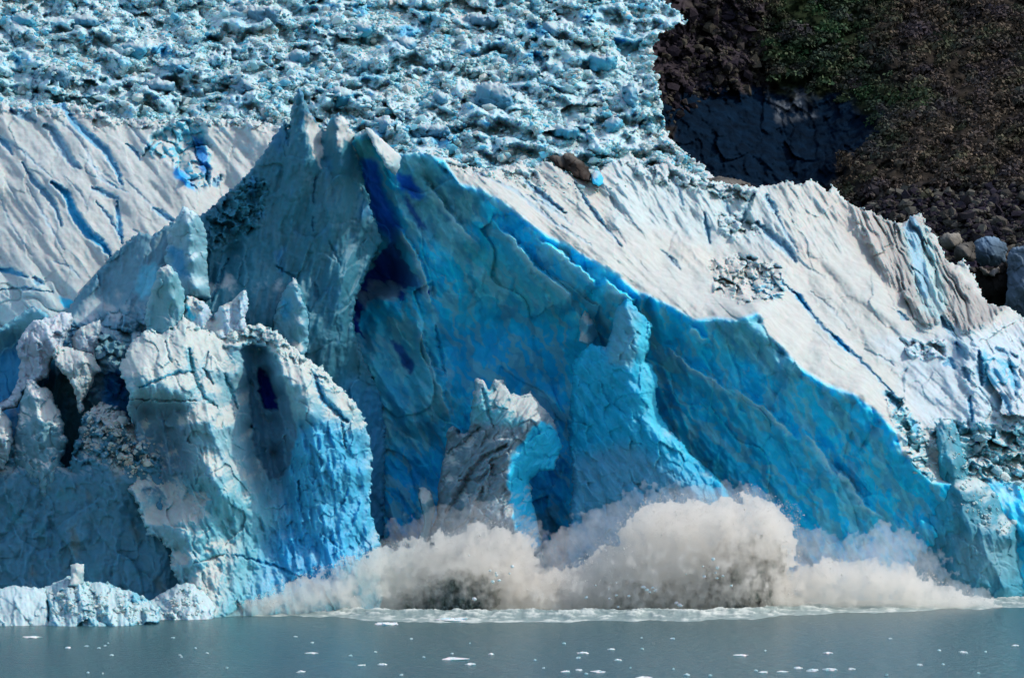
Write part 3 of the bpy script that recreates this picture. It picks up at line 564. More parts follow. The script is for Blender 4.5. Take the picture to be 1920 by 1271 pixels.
def but_paint(px, py, n, d):
    c = base(px, (.21, .43, .50))
    c = mix(c, (.10, .22, .31), blob(px, py, [(240, 750), (350, 760), (370, 930), (240, 930)], 30) * .8)  # shade under the overhang painted darker
    c = mix(c, (.14, .42, .50), blob(px, py, [(330, 900), (520, 900), (560, 1180), (380, 1180)], 50))
    c = mix(c, (.03, .38, .62), blob(px, py, [(530, 800), (600, 780), (690, 810), (720, 1020), (600, 1100), (520, 1060)], 50) * .85)
    c = mix(c, (.02, .34, .66), blob(px, py, [(500, 1000), (640, 1000), (640, 1110), (480, 1110)], 50) * .5)
    c = mix(c, (.13, .33, .45), blob(px, py, cleft_poly, 5))  # shaded channel painted grey blue, its deepest part navy
    c = mix(c, (.003, .03, .30), blob(px, py, [(484, 690), (498, 700), (512, 730), (519, 768), (496, 765), (486, 730)], 5))
    for (l, w, dep, b, k) in B_cracks: c = mix(c, k, sstep(.05, .5, stroke(px, py, l, w)) * b)
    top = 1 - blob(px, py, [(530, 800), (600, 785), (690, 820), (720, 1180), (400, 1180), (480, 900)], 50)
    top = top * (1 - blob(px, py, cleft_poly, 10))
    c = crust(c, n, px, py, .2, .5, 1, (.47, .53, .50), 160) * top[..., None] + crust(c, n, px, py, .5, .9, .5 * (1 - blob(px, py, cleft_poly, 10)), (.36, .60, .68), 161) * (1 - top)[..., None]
    return c
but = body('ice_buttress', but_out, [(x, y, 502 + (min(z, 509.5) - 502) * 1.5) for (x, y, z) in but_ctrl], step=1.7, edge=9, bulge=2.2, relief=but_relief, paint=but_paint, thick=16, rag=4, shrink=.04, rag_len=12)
tag(but, 'largest front ice buttress, sunlit white crest with a blue flank above the spray', 'ice buttress')

low_out = [(-320, 830), (-70, 800), (-20, 790), (30, 835), (100, 850), (128, 880), (140, 830), (151, 796), (158, 774), (179, 762), (189, 754), (212, 757), (229, 767), (245, 787), (256, 797), (274, 800), (298, 811), (306, 822), (304, 860), (310, 940), (330, 1050), (380, 1180), (-320, 1215)]
low_ctrl = [(-320, 830, 500), (-320, 1215, 490), (-320, 1000, 496), (-70, 800, 503), (-70, 1000, 500), (-70, 1200, 495), (20, 850, 502), (20, 950, 499.5), (20, 1100, 497), (74, 900, 499), (80, 950, 499.3), (100, 1000, 497.6), (120, 880, 500), (151, 796, 501), (190, 758, 503), (229, 768, 503), (274, 801, 503), (304, 822, 503), (180, 790, 499), (215, 790, 498.2), (245, 815, 498), (270, 830, 498), (295, 840, 499), (160, 830, 498.5), (200, 830, 497),
            (240, 850, 496.6), (285, 860, 497.4), (250, 890, 497), (235, 900, 496), (180, 900, 496.8), (150, 1000, 496.3), (220, 1000, 495.2), (200, 1090, 494.4), (300, 1000, 496.5), (320, 1080, 495.5), (380, 1180, 494), (200, 1200, 493)]
def low_relief(px, py):
    top = sstep(905, 850, py)
    d = -.7 * ridged(*rot(px + 22 * fbm(px / 50., py / 60., 180, 3), py, 100, 200, 80), 181, 3) * sstep(840, 920, py) -.5 * fbm(*rot(px, py, 95, 120, 50), 171, 3) - .10 * fbm(px / 9., py / 9., 172, 3) - .5 * facets(px, py, 70, 1.4, 173, 1.4, 75, 1.8, .1) - .25 * facets(px, py, 24, 1., 182, 1.4, 80, 1.6, .1)
    d -= top * (.8 * facets(px, py, 26, 1.5, 174, 1.5) + .7 * facets(px, py, 11, 1.1, 175, 1.5) + .15 * fbm(px / 4., py / 4., 176, 3))
    for l in ([(70, 880), (78, 920), (76, 960), (66, 990)], [(40, 960), (20, 990), (-5, 1020)], [(92, 970), (100, 1010), (96, 1040)]): d += .7 * stroke(px, py, l, 12)
    return d
def low_paint(px, py, n, d):
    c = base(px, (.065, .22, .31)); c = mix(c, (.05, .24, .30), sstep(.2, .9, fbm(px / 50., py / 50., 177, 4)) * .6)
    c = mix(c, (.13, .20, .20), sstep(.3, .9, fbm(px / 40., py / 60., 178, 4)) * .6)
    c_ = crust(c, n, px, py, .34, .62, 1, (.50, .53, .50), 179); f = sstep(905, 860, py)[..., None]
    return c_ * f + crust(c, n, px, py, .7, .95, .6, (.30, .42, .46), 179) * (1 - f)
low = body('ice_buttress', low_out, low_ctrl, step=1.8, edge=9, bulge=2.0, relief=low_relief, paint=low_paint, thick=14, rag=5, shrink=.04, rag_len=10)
tag(low, 'dark blue grey ice buttress topped with sunlit rubble, at the left waterline', 'ice buttress')

# ================================================================== SMALLER TOWERS AND LUMPS
def tower_relief(seed, amp=1., ang=80, rough=1., cracks=()):
    def f(px, py):
        ck = 0
        for (l, w, dep) in cracks: ck = ck + dep * stroke(px, py, l, w)
        rough_ = rough * sstep(-.3, .5, fbm(px / 30., py / 30., seed + 6, 2))
        return ck + amp * (-.5 * fbm(*rot(px, py, ang, 60, 24), seed, 3) - .35 * facets(px, py, 24, 1.2, seed + 1, 1.4, ang, 1.6) - rough_ * .32 * facets(px, py, 10, .9, seed + 2, 1.5) - .35 * ridged(*rot(px, py, ang, 90, 34), seed + 7, 3) - .05 * fbm(px / 4., py / 4., seed + 3, 3))
    return f
def tower_paint(core, top=SNOW, lo=.2, hi=.6, amt=1., spots=(), seed=7):
    def f(px, py, n, d):
        c = base(px, core)
        c = mix(c, tuple(v * .72 for v in core), sstep(0, .9, fbm(px / 18., py / 26., seed, 4)) * .6)
        for (pl, k, fe) in spots: c = mix(c, k, blob(px, py, pl, fe))
        return crust(c, n, px, py, lo, hi, amt, top, seed + 1)
    return f
def tower(name, label, cat, out, ctrl, core, seed, edge=9, bulge=2.5, thick=8, ang=80, amp=1., rough=1., group=None, mat=ICE, rag=3, step=1.6, cracks=(), **pk):
    o = body(name, out, ctrl, mat, step=step, edge=edge, bulge=bulge, relief=tower_relief(seed, amp, ang, rough, cracks), paint=tower_paint(core, seed=seed, **pk), thick=thick, rag=rag, shrink=.10)
    return tag(o, label, cat, group)

tower('ice_pinnacle', 'teal rounded ice tooth with a sunlit tip, above the front buttress crest', 'ice pinnacle',
      [(298, 502), (314, 496), (329, 508), (341, 530), (346, 558), (343, 592), (336, 640), (280, 640), (272, 600), (276, 570), (284, 545)],
      [(300, 502, 508), (322, 502, 507.5), (338, 530, 509), (345, 560, 510), (318, 530, 506.5), (326, 560, 506.5), (322, 620, 505.5), (280, 560, 510), (290, 600, 508.5), (280, 640, 508), (336, 640, 507)], (.14, .36, .42), 201, amp=.5, rough=.5, lo=.35, hi=.7)
tower('ice_pinnacle', 'pale leaning ice horn below the left ridge of the peak', 'ice pinnacle',
      [(345, 387), (364, 398), (382, 416), (389, 456), (388, 505), (396, 560), (340, 560), (318, 510), (308, 490), (316, 440), (330, 408)],
      [(346, 388, 523), (364, 400, 523), (382, 418, 525), (389, 460, 527), (352, 420, 521), (358, 450, 520.5), (362, 490, 520), (370, 540, 519.5), (320, 440, 526), (315, 490, 526.5), (335, 500, 523), (345, 550, 521), (388, 520, 525), (396, 560, 524)], (.18, .40, .48), 205, amp=.7, spots=[([(312, 460), (345, 470), (352, 520), (330, 520)], (.02, .26, .48), 14)], lo=.25, hi=.7, top=(.50, .64, .66))
tower('ice_pinnacle', 'isolated thin ice blade with a bright edge, behind the buttress crest', 'ice pinnacle',
      [(549, 520), (558, 530), (564, 552), (574, 575), (579, 600), (578, 640), (570, 690), (515, 690), (512, 620), (516, 585), (528, 552)],
      [(549, 521, 520), (560, 540, 519.5), (566, 570, 518.5), (568, 610, 518), (564, 660, 517.5), (579, 600, 522), (576, 650, 522), (540, 560, 521), (530, 600, 521.5), (520, 640, 522), (515, 690, 521), (570, 690, 519)], (.13, .36, .46), 209, amp=.6, spots=[([(528, 560), (545, 560), (545, 595), (530, 600)], (.04, .34, .55), 10)], lo=.2, hi=.6)
tower('ice_fin', 'sunlit white blade leaning over the blue cleft right of the highest spire', 'ice fin',
      [(684, 240), (692, 240), (704, 252), (722, 266), (738, 280), (752, 294), (750, 308), (742, 332), (728, 318), (714, 296), (700, 272)],
      [(686, 241, 531), (722, 267, 531.5), (752, 295, 533), (742, 330, 532), (704, 268, 528.8), (722, 290, 528.6), (736, 312, 528.5), (712, 262, 529.5), (738, 288, 530)], (.34, .50, .54), 285, edge=5, bulge=1.2, amp=.5, thick=6, lo=.0, hi=.4, rag=2)
tower('ice_fin', 'cluster of small pale ice fins rising behind the sunlit buttress crest', 'ice fin',
      [(343, 588), (346, 566), (353, 555), (372, 560), (391, 574), (398, 598), (410, 576), (431, 566), (448, 552), (462, 544), (466, 570), (460, 596), (468, 640), (340, 640)],
      [(353, 556, 514), (391, 575, 514), (400, 600, 515), (431, 567, 513), (462, 545, 514), (375, 590, 511), (420, 600, 511), (450, 590, 512.5), (400, 640, 509), (343, 600, 512), (345, 640, 510), (468, 640, 512)], (.42, .58, .68), 213, amp=1.4, lo=.2, hi=.6, spots=[([(342, 560), (356, 556), (366, 600), (350, 600)], CYAN, 6)])
tower('ice_lump', 'grey weathered ice knob rimming the blue hollow at the left edge', 'ice lump',
      [(47, 617), (66, 600), (94, 594), (116, 586), (134, 587), (138, 598), (127, 621), (120, 642), (118, 660), (97, 674), (92, 704), (71, 717), (57, 722), (44, 742), (30, 765), (14, 767), (-20, 790), (-20, 770), (12, 753), (24, 739), (33, 711), (38, 678), (31, 648), (40, 628)],
      [(47, 617, 510), (94, 594, 511), (134, 587, 512), (60, 640, 507), (90, 640, 506.5), (120, 620, 508.5), (50, 680, 507), (80, 690, 505.5), (60, 720, 505), (30, 750, 505), (-10, 780, 505)], (.30, .38, .44), 217, amp=1.3, lo=.3, hi=.7, top=(.55, .60, .62))
tower('ice_lump', 'tan white crumbly ice lump beside the blue slot of the buttress', 'ice lump',
      [(132, 653), (151, 657), (172, 661), (180, 674), (190, 696), (176, 706), (171, 725), (162, 738), (154, 753), (159, 768), (151, 775), (143, 750), (138, 730), (126, 706), (110, 692), (97, 664), (99, 640), (113, 645)],
      [(99, 642, 507), (132, 654, 507), (172, 662, 507.5), (188, 695, 506), (120, 670, 504.5), (150, 680, 503.5), (165, 700, 504), (150, 720, 502.5), (155, 765, 502)], (.34, .44, .46), 221, amp=1.3, lo=.1, hi=.45)
tower('ice_lump', 'small grey ice nub on the shaded wall under the peak ridge', 'ice lump',
      [(132, 633), (151, 614), (165, 607), (186, 600), (190, 614), (183, 647), (175, 664), (142, 662)],
      [(132, 633, 511), (186, 600, 512), (165, 630, 508), (183, 647, 509), (150, 660, 507)], (.28, .36, .42), 225, amp=1.2, lo=.3, hi=.7)
tower('ice_pinnacle', 'knife shaped ice pillar, dark on one side, at the left edge', 'ice pinnacle',
      [(50, 713), (61, 711), (73, 723), (91, 728), (102, 749), (113, 772), (120, 794), (117, 815), (131, 824), (122, 842), (112, 870), (106, 920), (90, 1000), (0, 1000), (14, 900), (24, 830), (31, 796), (36, 760), (45, 730)],
      [(52, 714, 503), (91, 729, 505), (70, 745, 501), (78, 790, 499.5), (84, 830, 499), (88, 880, 498.5), (102, 750, 504), (119, 795, 503), (112, 850, 501.5), (40, 760, 504), (30, 830, 503), (20, 920, 502), (60, 900, 500), (100, 980, 499), (0, 1000, 502)], (.15, .33, .40), 229, amp=.9, lo=.2, hi=.5, top=(.66, .68, .64))
tower('ice_lump', 'sunlit rubble knob cut by the left edge of the photo', 'ice lump',
      [(-60, 790), (-10, 760), (10, 772), (22, 790), (26, 820), (20, 850), (6, 880), (-60, 900)],
      [(-60, 790, 503), (0, 770, 502), (20, 800, 502), (0, 820, 499), (10, 860, 500), (-40, 850, 500)], (.30, .42, .46), 233, amp=1.6, lo=.15, hi=.5)
tower('ice_wall', 'smooth deep blue curved ice hollow at the left edge', 'ice wall',
      [(-300, 700), (-70, 640), (0, 614), (26, 597), (60, 575), (78, 578), (92, 592), (100, 620), (90, 720), (40, 860), (-300, 920)],
      [(-300, 700, 520), (-300, 900, 512), (-70, 640, 520), (0, 614, 516), (60, 576, 517), (92, 592, 514), (0, 680, 520), (40, 650, 519), (20, 740, 519), (60, 700, 515), (-70, 760, 520), (-70, 900, 514), (40, 860, 511)], (.03, .28, .52), 237, amp=.5, rough=.4, lo=.5, hi=.9, spots=[([(-70, 620), (60, 570), (100, 590), (40, 640), (-70, 690)], (.14, .38, .44), 30)])
tower('ice_pinnacle', 'ragged grey ice pinnacle with a bright cyan edge, standing in the hollow', 'ice pinnacle',
      [(884, 760), (891, 711), (905, 709), (916, 728), (928, 711), (943, 713), (957, 738), (975, 742), (994, 734), (1006, 750), (1022, 766), (1035, 782), (1044, 812), (1055, 837), (1046, 862), (1036, 882), (1012, 884), (994, 898), (996, 928), (1005, 964), (1014, 1010), (1025, 1120), (760, 1120), (792, 1015), (812, 985), (820, 957), (823, 898), (834, 850), (838, 806), (850, 797), (858, 812), (880, 812)],
      [(892, 712, 524), (905, 712, 523), (943, 714, 524), (994, 735, 525), (1035, 782, 526), (1055, 837, 527), (1036, 882, 526), (994, 898, 526), (1005, 964, 525), (1014, 1010, 523), (900, 760, 521), (940, 770, 520.5), (975, 790, 520.3), (1005, 790, 520.5), (960, 850, 519.5), (955, 890, 519), (965, 980, 518.5), (985, 840, 521.5), (1020, 830, 524), (990, 870, 523), (975, 930, 522.5),
       (884, 800, 522), (850, 820, 524), (838, 850, 524), (880, 860, 520.5), (900, 900, 519), (840, 900, 522), (830, 960, 521.5), (880, 970, 518.5), (800, 1020, 520.5), (900, 1060, 517), (760, 1120, 519), (1025, 1120, 518)], (.17, .26, .31), 241, edge=8, bulge=2., amp=1.1, ang=125, rough=.6, cracks=[([(835, 960), (860, 930), (880, 890), (905, 858), (950, 835)], 9, 1.6), ([(838, 850), (870, 830), (900, 800)], 7, 1.2), ([(880, 985), (895, 940), (905, 915)], 8, 1.2), ([(905, 728), (912, 760), (925, 800)], 6, .9), ([(860, 900), (900, 900), (925, 870)], 6, 1.0)], lo=.25, hi=.6,
      spots=[([(1000, 800), (1019, 792), (1043, 806), (1056, 838), (1038, 884), (994, 902), (998, 930), (1018, 1020), (985, 1030), (962, 985), (950, 890), (962, 852)], (.02, .52, .80), 8), ([(885, 720), (950, 730), (990, 760), (980, 800), (880, 790)], (.12, .42, .50), 20)])  # backlit glow of the thin rim painted bright cyan
tower('ice_pinnacle', 'tall blue ice tower with a glowing right edge, taller of two standing pinnacles', 'ice pinnacle',
      [(1074, 690), (1076, 677), (1090, 660), (1107, 644), (1125, 650), (1136, 652), (1147, 619), (1152, 590), (1160, 574), (1176, 556), (1188, 570), (1199, 584), (1213, 597), (1221, 610), (1217, 648), (1210, 678), (1222, 686), (1234, 710), (1228, 746), (1238, 783), (1258, 808), (1279, 832), (1300, 856), (1318, 872), (1340, 892), (1362, 915), (1380, 1000), (1390, 1150), (1040, 1150), (1064, 1000), (1075, 900), (1066, 820), (1070, 740)],
      [(1076, 678, 528), (1107, 645, 527), (1147, 619, 528), (1176, 557, 527), (1199, 584, 527), (1221, 610, 529), (1212, 680, 528), (1234, 710, 528), (1228, 746, 527), (1238, 783, 527), (1300, 856, 525), (1362, 915, 523), (1180, 610, 524.5), (1190, 650, 524), (1180, 700, 523.5), (1200, 740, 523.3), (1208, 790, 523), (1240, 830, 522.5), (1270, 870, 522), (1310, 920, 521),
       (1120, 680, 526), (1110, 740, 527), (1150, 720, 525.5), (1150, 800, 525), (1090, 820, 528), (1190, 850, 523.6), (1120, 900, 525), (1180, 920, 522.5), (1250, 940, 521), (1090, 980, 525), (1200, 1050, 520), (1390, 1150, 518), (1040, 1150, 522), (1150, 1150, 519), (1380, 1000, 521)], (.01, .40, .62), 245, rough=.5, edge=11, bulge=2.6, amp=.9, ang=60, lo=.6, hi=.95, amt=.8, top=(.42, .60, .66),
      spots=[([(1140, 640), (1160, 570), (1200, 585), (1215, 640), (1180, 690), (1140, 680)], (.10, .38, .50), 20), ([(1060, 860), (1180, 830), (1260, 880), (1380, 960), (1380, 1150), (1050, 1150)], (.08, .33, .48), 40), ([(1190, 600), (1225, 610), (1216, 680), (1236, 740), (1232, 790), (1300, 860), (1270, 850), (1215, 800), (1200, 690)], (.06, .52, .70), 14)])
tower('ice_pinnacle', 'small ice spike on the blue wall between the two standing pinnacles', 'ice pinnacle',
      [(1088, 600), (1096, 582), (1104, 590), (1113, 606), (1122, 628), (1105, 650), (1086, 640)],
      [(1096, 583, 534), (1122, 628, 535), (1102, 610, 531.5), (1100, 645, 531), (1088, 610, 534)], (.12, .40, .50), 249, edge=5, bulge=1.2, amp=.5, thick=9, lo=.2, hi=.6, rag=2)
tower('ice_pinnacle', 'slim ice splinter beside the foot of the grey pinnacle', 'ice pinnacle',
      [(784, 913), (795, 912), (805, 920), (813, 935), (816, 955), (806, 1000), (790, 1050), (770, 1050), (796, 975), (787, 948)],
      [(785, 914, 522), (805, 920, 522), (800, 940, 519.5), (805, 960, 519.5), (785, 1045, 519), (816, 955, 522)], (.12, .27, .32), 253, edge=5, bulge=1.2, amp=.5, thick=4, lo=.2, hi=.6, rag=2)
tower('ice_pinnacle', 'broad teal ice pyramid with a rubble covered shoulder at the right end of the waterline', 'ice pinnacle',
      [(1756, 800), (1766, 786), (1786, 787), (1797, 806), (1806, 850), (1820, 884), (1842, 898), (1859, 909), (1874, 935), (1888, 957), (1908, 971), (1906, 1008), (1910, 1059), (1917, 1090), (1918, 1160), (1690, 1160), (1706, 1040), (1716, 1001), (1728, 953), (1752, 913), (1757, 866)],
      [(1770, 787, 537), (1797, 808, 538), (1820, 885, 539), (1859, 910, 539), (1888, 957, 539), (1908, 971, 538), (1908, 1020, 538), (1912, 1080, 537), (1918, 1160, 536), (1765, 830, 534), (1788, 870, 532.5), (1800, 920, 531.5), (1806, 955, 531), (1830, 985, 530.5), (1860, 1000, 530.8), (1895, 1010, 532.5), (1850, 940, 534), (1820, 920, 533),
       (1760, 880, 534), (1752, 920, 535), (1720, 1000, 535), (1760, 980, 532.5), (1800, 1020, 530.5), (1860, 1060, 530), (1760, 1080, 531), (1890, 1100, 531), (1690, 1160, 534), (1800, 1160, 529.5)], (.05, .27, .36), 257, edge=9, bulge=2.2, amp=.8, rough=.7, ang=75, lo=.5, hi=.75, top=(.42, .52, .52), thick=10,
      spots=[([(1716, 990), (1730, 950), (1757, 880), (1760, 990), (1745, 1010), (1720, 1030)], (.05, .44, .62), 14), ([(1750, 850), (1775, 850), (1790, 1000), (1760, 1000)], (.05, .38, .50), 16), ([(1790, 1000), (1908, 1020), (1900, 1080), (1800, 1090)], (.12, .33, .40), 30)])

# rubble at the waterline, left
tower('ice_block', 'flat topped white ice block at the left end of the waterline', 'ice block',
      [(-60, 1100), (0, 1102), (22, 1097), (60, 1101), (86, 1104), (90, 1130), (96, 1180), (-60, 1190)], [(-60, 1100, 473), (20, 1098, 472), (86, 1105, 473), (20, 1130, 467), (85, 1140, 468), (20, 1180, 464), (-60, 1180, 465), (95, 1180, 466)], (.38, .48, .52), 261, amp=.7, lo=.1, hi=.5, thick=6, top=(.44, .58, .60))
tower('ice_block', 'rounded rubbly ice mound at the waterline, beside the flat white block', 'ice block',
      [(80, 1105), (92, 1096), (110, 1090), (126, 1080), (146, 1082), (162, 1092), (186, 1090), (210, 1096), (232, 1104), (255, 1112), (276, 1122), (300, 1140), (300, 1166), (280, 1185), (86, 1185), (90, 1140)],
      [(92, 1097, 478), (130, 1081, 478), (200, 1094, 478), (276, 1123, 478), (120, 1110, 471), (180, 1115, 471), (240, 1135, 470.5), (100, 1140, 469), (160, 1150, 467), (240, 1165, 466), (300, 1150, 472), (200, 1185, 464), (86, 1185, 466), (290, 1180, 467)], (.14, .40, .50), 265, amp=2.4, lo=.3, hi=.7, thick=8, top=(.40, .56, .58))
tower('ice_block', 'low pale ice rubble heap between the mound and the front buttress', 'ice block',
      [(276, 1130), (300, 1112), (318, 1106), (330, 1096), (350, 1090), (372, 1092), (392, 1108), (404, 1140), (400, 1172), (290, 1176)],
      [(300, 1113, 489), (350, 1091, 489), (392, 1110, 490), (330, 1125, 484), (370, 1120, 484), (340, 1170, 479), (400, 1165, 482), (285, 1165, 481)], (.25, .48, .56), 269, amp=1.4, lo=.2, hi=.5, thick=6, top=(.44, .58, .60))
tower('ice_block', 'squared ice stump standing on the rubbly mound', 'ice block',
      [(132, 1060), (142, 1055), (156, 1058), (157, 1092), (148, 1100), (128, 1098), (134, 1080)],
      [(134, 1060, 476), (156, 1059, 476), (143, 1066, 473.5), (143, 1095, 472.5), (155, 1090, 474)], (.26, .40, .42), 273, edge=4, bulge=.8, amp=.4, lo=.25, hi=.6, thick=3, rag=2)
tower('ice_block', 'vivid blue ice block lying against the dark boulder on the white slope', 'ice block',
      [(1108, 326), (1115, 319), (1124, 322), (1132, 334), (1130, 344), (1122, 350), (1112, 344)], [(1115, 320, 553), (1132, 335, 553), (1120, 334, 550.5), (1118, 350, 550), (1108, 328, 552)], (.03, .48, .78), 277, edge=5, bulge=1., amp=.3, lo=.5, hi=.9, thick=3, rag=1, step=1.0)
def rock_block(name, label, out, ctrl, core, seed, top=(.14, .13, .115), thick=4):
    o = body(name, out, ctrl, ROCK, step=1.3, edge=6, bulge=1.5, relief=tower_relief(seed, .9, 60), paint=tower_paint(core, top=top, lo=.5, hi=.9, seed=seed), thick=thick, rag=2.5, shrink=.1)
    return tag(o, label, 'boulder')
rock_block('boulder', 'brown black boulder stuck in the top edge of the white slope',
           [(1026, 296), (1036, 290), (1052, 293), (1060, 287), (1074, 290), (1092, 302), (1104, 314), (1108, 328), (1106, 340), (1092, 338), (1076, 332), (1066, 322), (1046, 312)],
           [(1030, 294, 557), (1060, 288, 557), (1104, 315, 556), (1080, 308, 553), (1095, 330, 552), (1050, 302, 555), (1070, 322, 553)], (.045, .035, .03), 281)
rock_block('boulder', 'thin brown rock band behind the slope rim, at the foot of the dark cliff',
           [(1308, 344), (1322, 336), (1350, 331), (1380, 335), (1406, 344), (1412, 354), (1360, 356), (1312, 352)], [(1310, 346, 586), (1350, 332, 588), (1406, 345, 588), (1360, 346, 583), (1340, 355, 582)], (.10, .08, .065), 285)
for (lab, out, d0, core) in (('dirty blue ice boulder with a flat face, beside the striped fins', [(1826, 452), (1842, 444), (1868, 446), (1888, 456), (1886, 488), (1868, 500), (1838, 498), (1826, 484)], 640, (.10, .15, .20)),
                             ('largest grey blue ice boulder cut by the right edge', [(1888, 480), (1900, 464), (1960, 455), (1990, 620), (1900, 600), (1884, 575), (1890, 520)], 626, (.13, .18, .23)),
                             ('tan rock lump next to the tip of the tallest striped fin', [(1762, 446), (1776, 436), (1796, 438), (1806, 452), (1800, 466), (1778, 470), (1766, 464)], 636, (.17, .155, .13)),
                             ('brown rock wedged between the striped fins and the blue boulder', [(1790, 462), (1806, 454), (1824, 452), (1830, 470), (1826, 490), (1800, 494), (1786, 484)], 632, (.10, .092, .08)),
                             ('black shadowed rock under the blue boulder', [(1828, 500), (1870, 502), (1892, 490), (1894, 580), (1870, 576), (1848, 566), (1836, 540)], 630, (.02, .018, .016)),
                             ('tan rubble ledge under the flat faced blue boulder', [(1836, 500), (1856, 508), (1872, 500), (1876, 512), (1862, 520), (1844, 516)], 628, (.19, .17, .15))):
    xs = [p[0] for p in out]; ys = [p[1] for p in out]; mx, my = sum(xs) / len(xs), sum(ys) / len(ys)
    rock_block('boulder', lab, out, [(x, y, d0 + 3) for (x, y) in out] + [(mx - 3, my - 4, d0), (mx + 6, my + 8, d0 - 1)], core, 290 + int(mx) % 50, top=tuple(v * 1.5 for v in core))

# ================================================================== WATER
def water():
    m, nt = new_mat('silty_water'); L = nt.links
    out = N(nt, 'ShaderNodeOutputMaterial'); p = N(nt, 'ShaderNodeBsdfPrincipled')
    p.inputs['Base Color'].default_value = (.105, .165, .185, 1); p.inputs['Roughness'].default_value = .2; p.inputs['IOR'].default_value = 1.33; p.inputs['Specular IOR Level'].default_value = .4
    g = N(nt, 'ShaderNodeNewGeometry')
    mp = N(nt, 'ShaderNodeMapping'); mp.inputs['Scale'].default_value = (.7, .5, 1); L.new(g.outputs['Position'], mp.inputs['Vector'])
    n1 = N(nt, 'ShaderNodeTexNoise'); n1.inputs['Scale'].default_value = 1.0; n1.inputs['Detail'].default_value = 6; n1.inputs['Roughness'].default_value = .6
    L.new(mp.outputs[0], n1.inputs['Vector'])
    b = N(nt, 'ShaderNodeBump'); b.inputs['Strength'].default_value = 1.; b.inputs['Distance'].default_value = 1.1
    L.new(n1.outputs['Fac'], b.inputs['Height']); L.new(b.outputs[0], p.inputs['Normal'])
    n2 = N(nt, 'ShaderNodeTexNoise'); n2.inputs['Scale'].default_value = .05; n2.inputs['Detail'].default_value = 4; L.new(mp.outputs[0], n2.inputs['Vector'])
    mxx = N(nt, 'ShaderNodeMix'); mxx.data_type = 'RGBA'; mxx.inputs[6].default_value = (.02, .10, .095, 1); mxx.inputs[7].default_value = (.045, .09, .095, 1)
    L.new(n2.outputs['Fac'], mxx.inputs[0]); L.new(mxx.outputs[2], p.inputs['Base Color'])
    L.new(p.outputs[0], out.inputs[0])
    V = np.array([(-3000, -400, 0), (3000, -400, 0), (3000, 5000, 0), (-3000, 5000, 0)], float)
    o = mesh_np('water', V, np.array([[0, 1, 2, 3]]), m)
    tag(o, 'still grey green silty water in front of the glacier', 'water', kind='structure')
water()

def foam():
    m, nt = new_mat('churned_water'); L = nt.links
    out = N(nt, 'ShaderNodeOutputMaterial'); p = N(nt, 'ShaderNodeBsdfPrincipled'); p.inputs['Roughness'].default_value = .5
    a = N(nt, 'ShaderNodeAttribute'); a.attribute_name = 'Col'; L.new(a.outputs['Color'], p.inputs['Base Color']); L.new(p.outputs[0], out.inputs[0])
    # the churned band, a real low swell in front of the spray
    near = np.array([(-80, 1182), (60, 1182), (180, 1178), (300, 1166), (420, 1160), (560, 1158), (660, 1166), (740, 1174), (860, 1176), (1000, 1176), (1120, 1172), (1260, 1172), (1360, 1170), (1460, 1160), (1560, 1152), (1680, 1148), (1800, 1140), (1990, 1134)], float)
    far = near - [0, 40]; near[:, 1] = 1142 + (near[:, 1] - 1142) * .72; far[:, 1] = np.minimum(near[:, 1] - 20, 1142)
    xs = np.arange(-80, 1990, 2.2); vs = np.linspace(0, 1, 46)
    X, Vv = np.meshgrid(xs, vs)
    yn = np.interp(X, near[:, 0], near[:, 1]) + 3 * fbm(X / 60., X * 0, 301, 3); yf = np.interp(X, far[:, 0], far[:, 1])
    Y = yn * (1 - Vv) + yf * Vv
    d = H / ((Y - HORIZON) * TAN)
    wx = (X - CX) * TAN * d
    n = fbm(wx / 1.6, d / 3.2, 302, 5, .6); r = ridged(wx / 5., d / 4., 303, 4)
    hgt = .02 + np.clip(.30 * sstep(0, .25, Vv) * (.5 + .5 * n) + .45 * np.exp(-((Vv - .45) / .16)**2) * (.7 + .5 * r) , .004, 2)
    hgt[0] = -.05
    P = np.stack([wx, d, hgt], -1).reshape(-1, 3)
    k = sstep(.0, .7, n + .3 * r - .2 + .5 * fbm(wx / 14., d / 9., 305, 3))
    c = base(X, (.22, .29, .27)); c = mix(c, (.56, .60, .54), k)
    idx = np.arange(X.size).reshape(X.shape); Q = np.stack([idx[:-1, :-1], idx[:-1, 1:], idx[1:, 1:], idx[1:, :-1]], -1).reshape(-1, 4)
    o = mesh_np('churned_water', P, Q, m, c.reshape(-1, 3))
    tag(o, 'band of foaming churned water under the spray', 'foam', kind='stuff')
foam()

# ================================================================== SPRAY OF THE CALVING
def volume_mat(name, dens, col, scale, lo, hi, aniso=.35):
    m, nt = new_mat(name); L = nt.links
    out = N(nt, 'ShaderNodeOutputMaterial'); p = N(nt, 'ShaderNodeVolumePrincipled')
    p.inputs['Color'].default_value = col + (1,); p.inputs['Anisotropy'].default_value = aniso; p.inputs['Density Attribute'].default_value = ''
    g = N(nt, 'ShaderNodeTexCoord')
    n = N(nt, 'ShaderNodeTexNoise'); n.inputs['Scale'].default_value = scale; n.inputs['Detail'].default_value = 8; n.inputs['Roughness'].default_value = .68; n.inputs['Distortion'].default_value = .5
    L.new(g.outputs['Object'], n.inputs['Vector'])
    mr = N(nt, 'ShaderNodeMapRange'); mr.interpolation_type = 'SMOOTHSTEP'
    mr.inputs['From Min'].default_value = lo; mr.inputs['From Max'].default_value = hi; mr.inputs['To Min'].default_value = dens * .12; mr.inputs['To Max'].default_value = dens
    L.new(n.outputs['Fac'], mr.inputs['Value']); L.new(mr.outputs[0], p.inputs['Density']); L.new(p.outputs[0], out.inputs['Volume'])
    return m

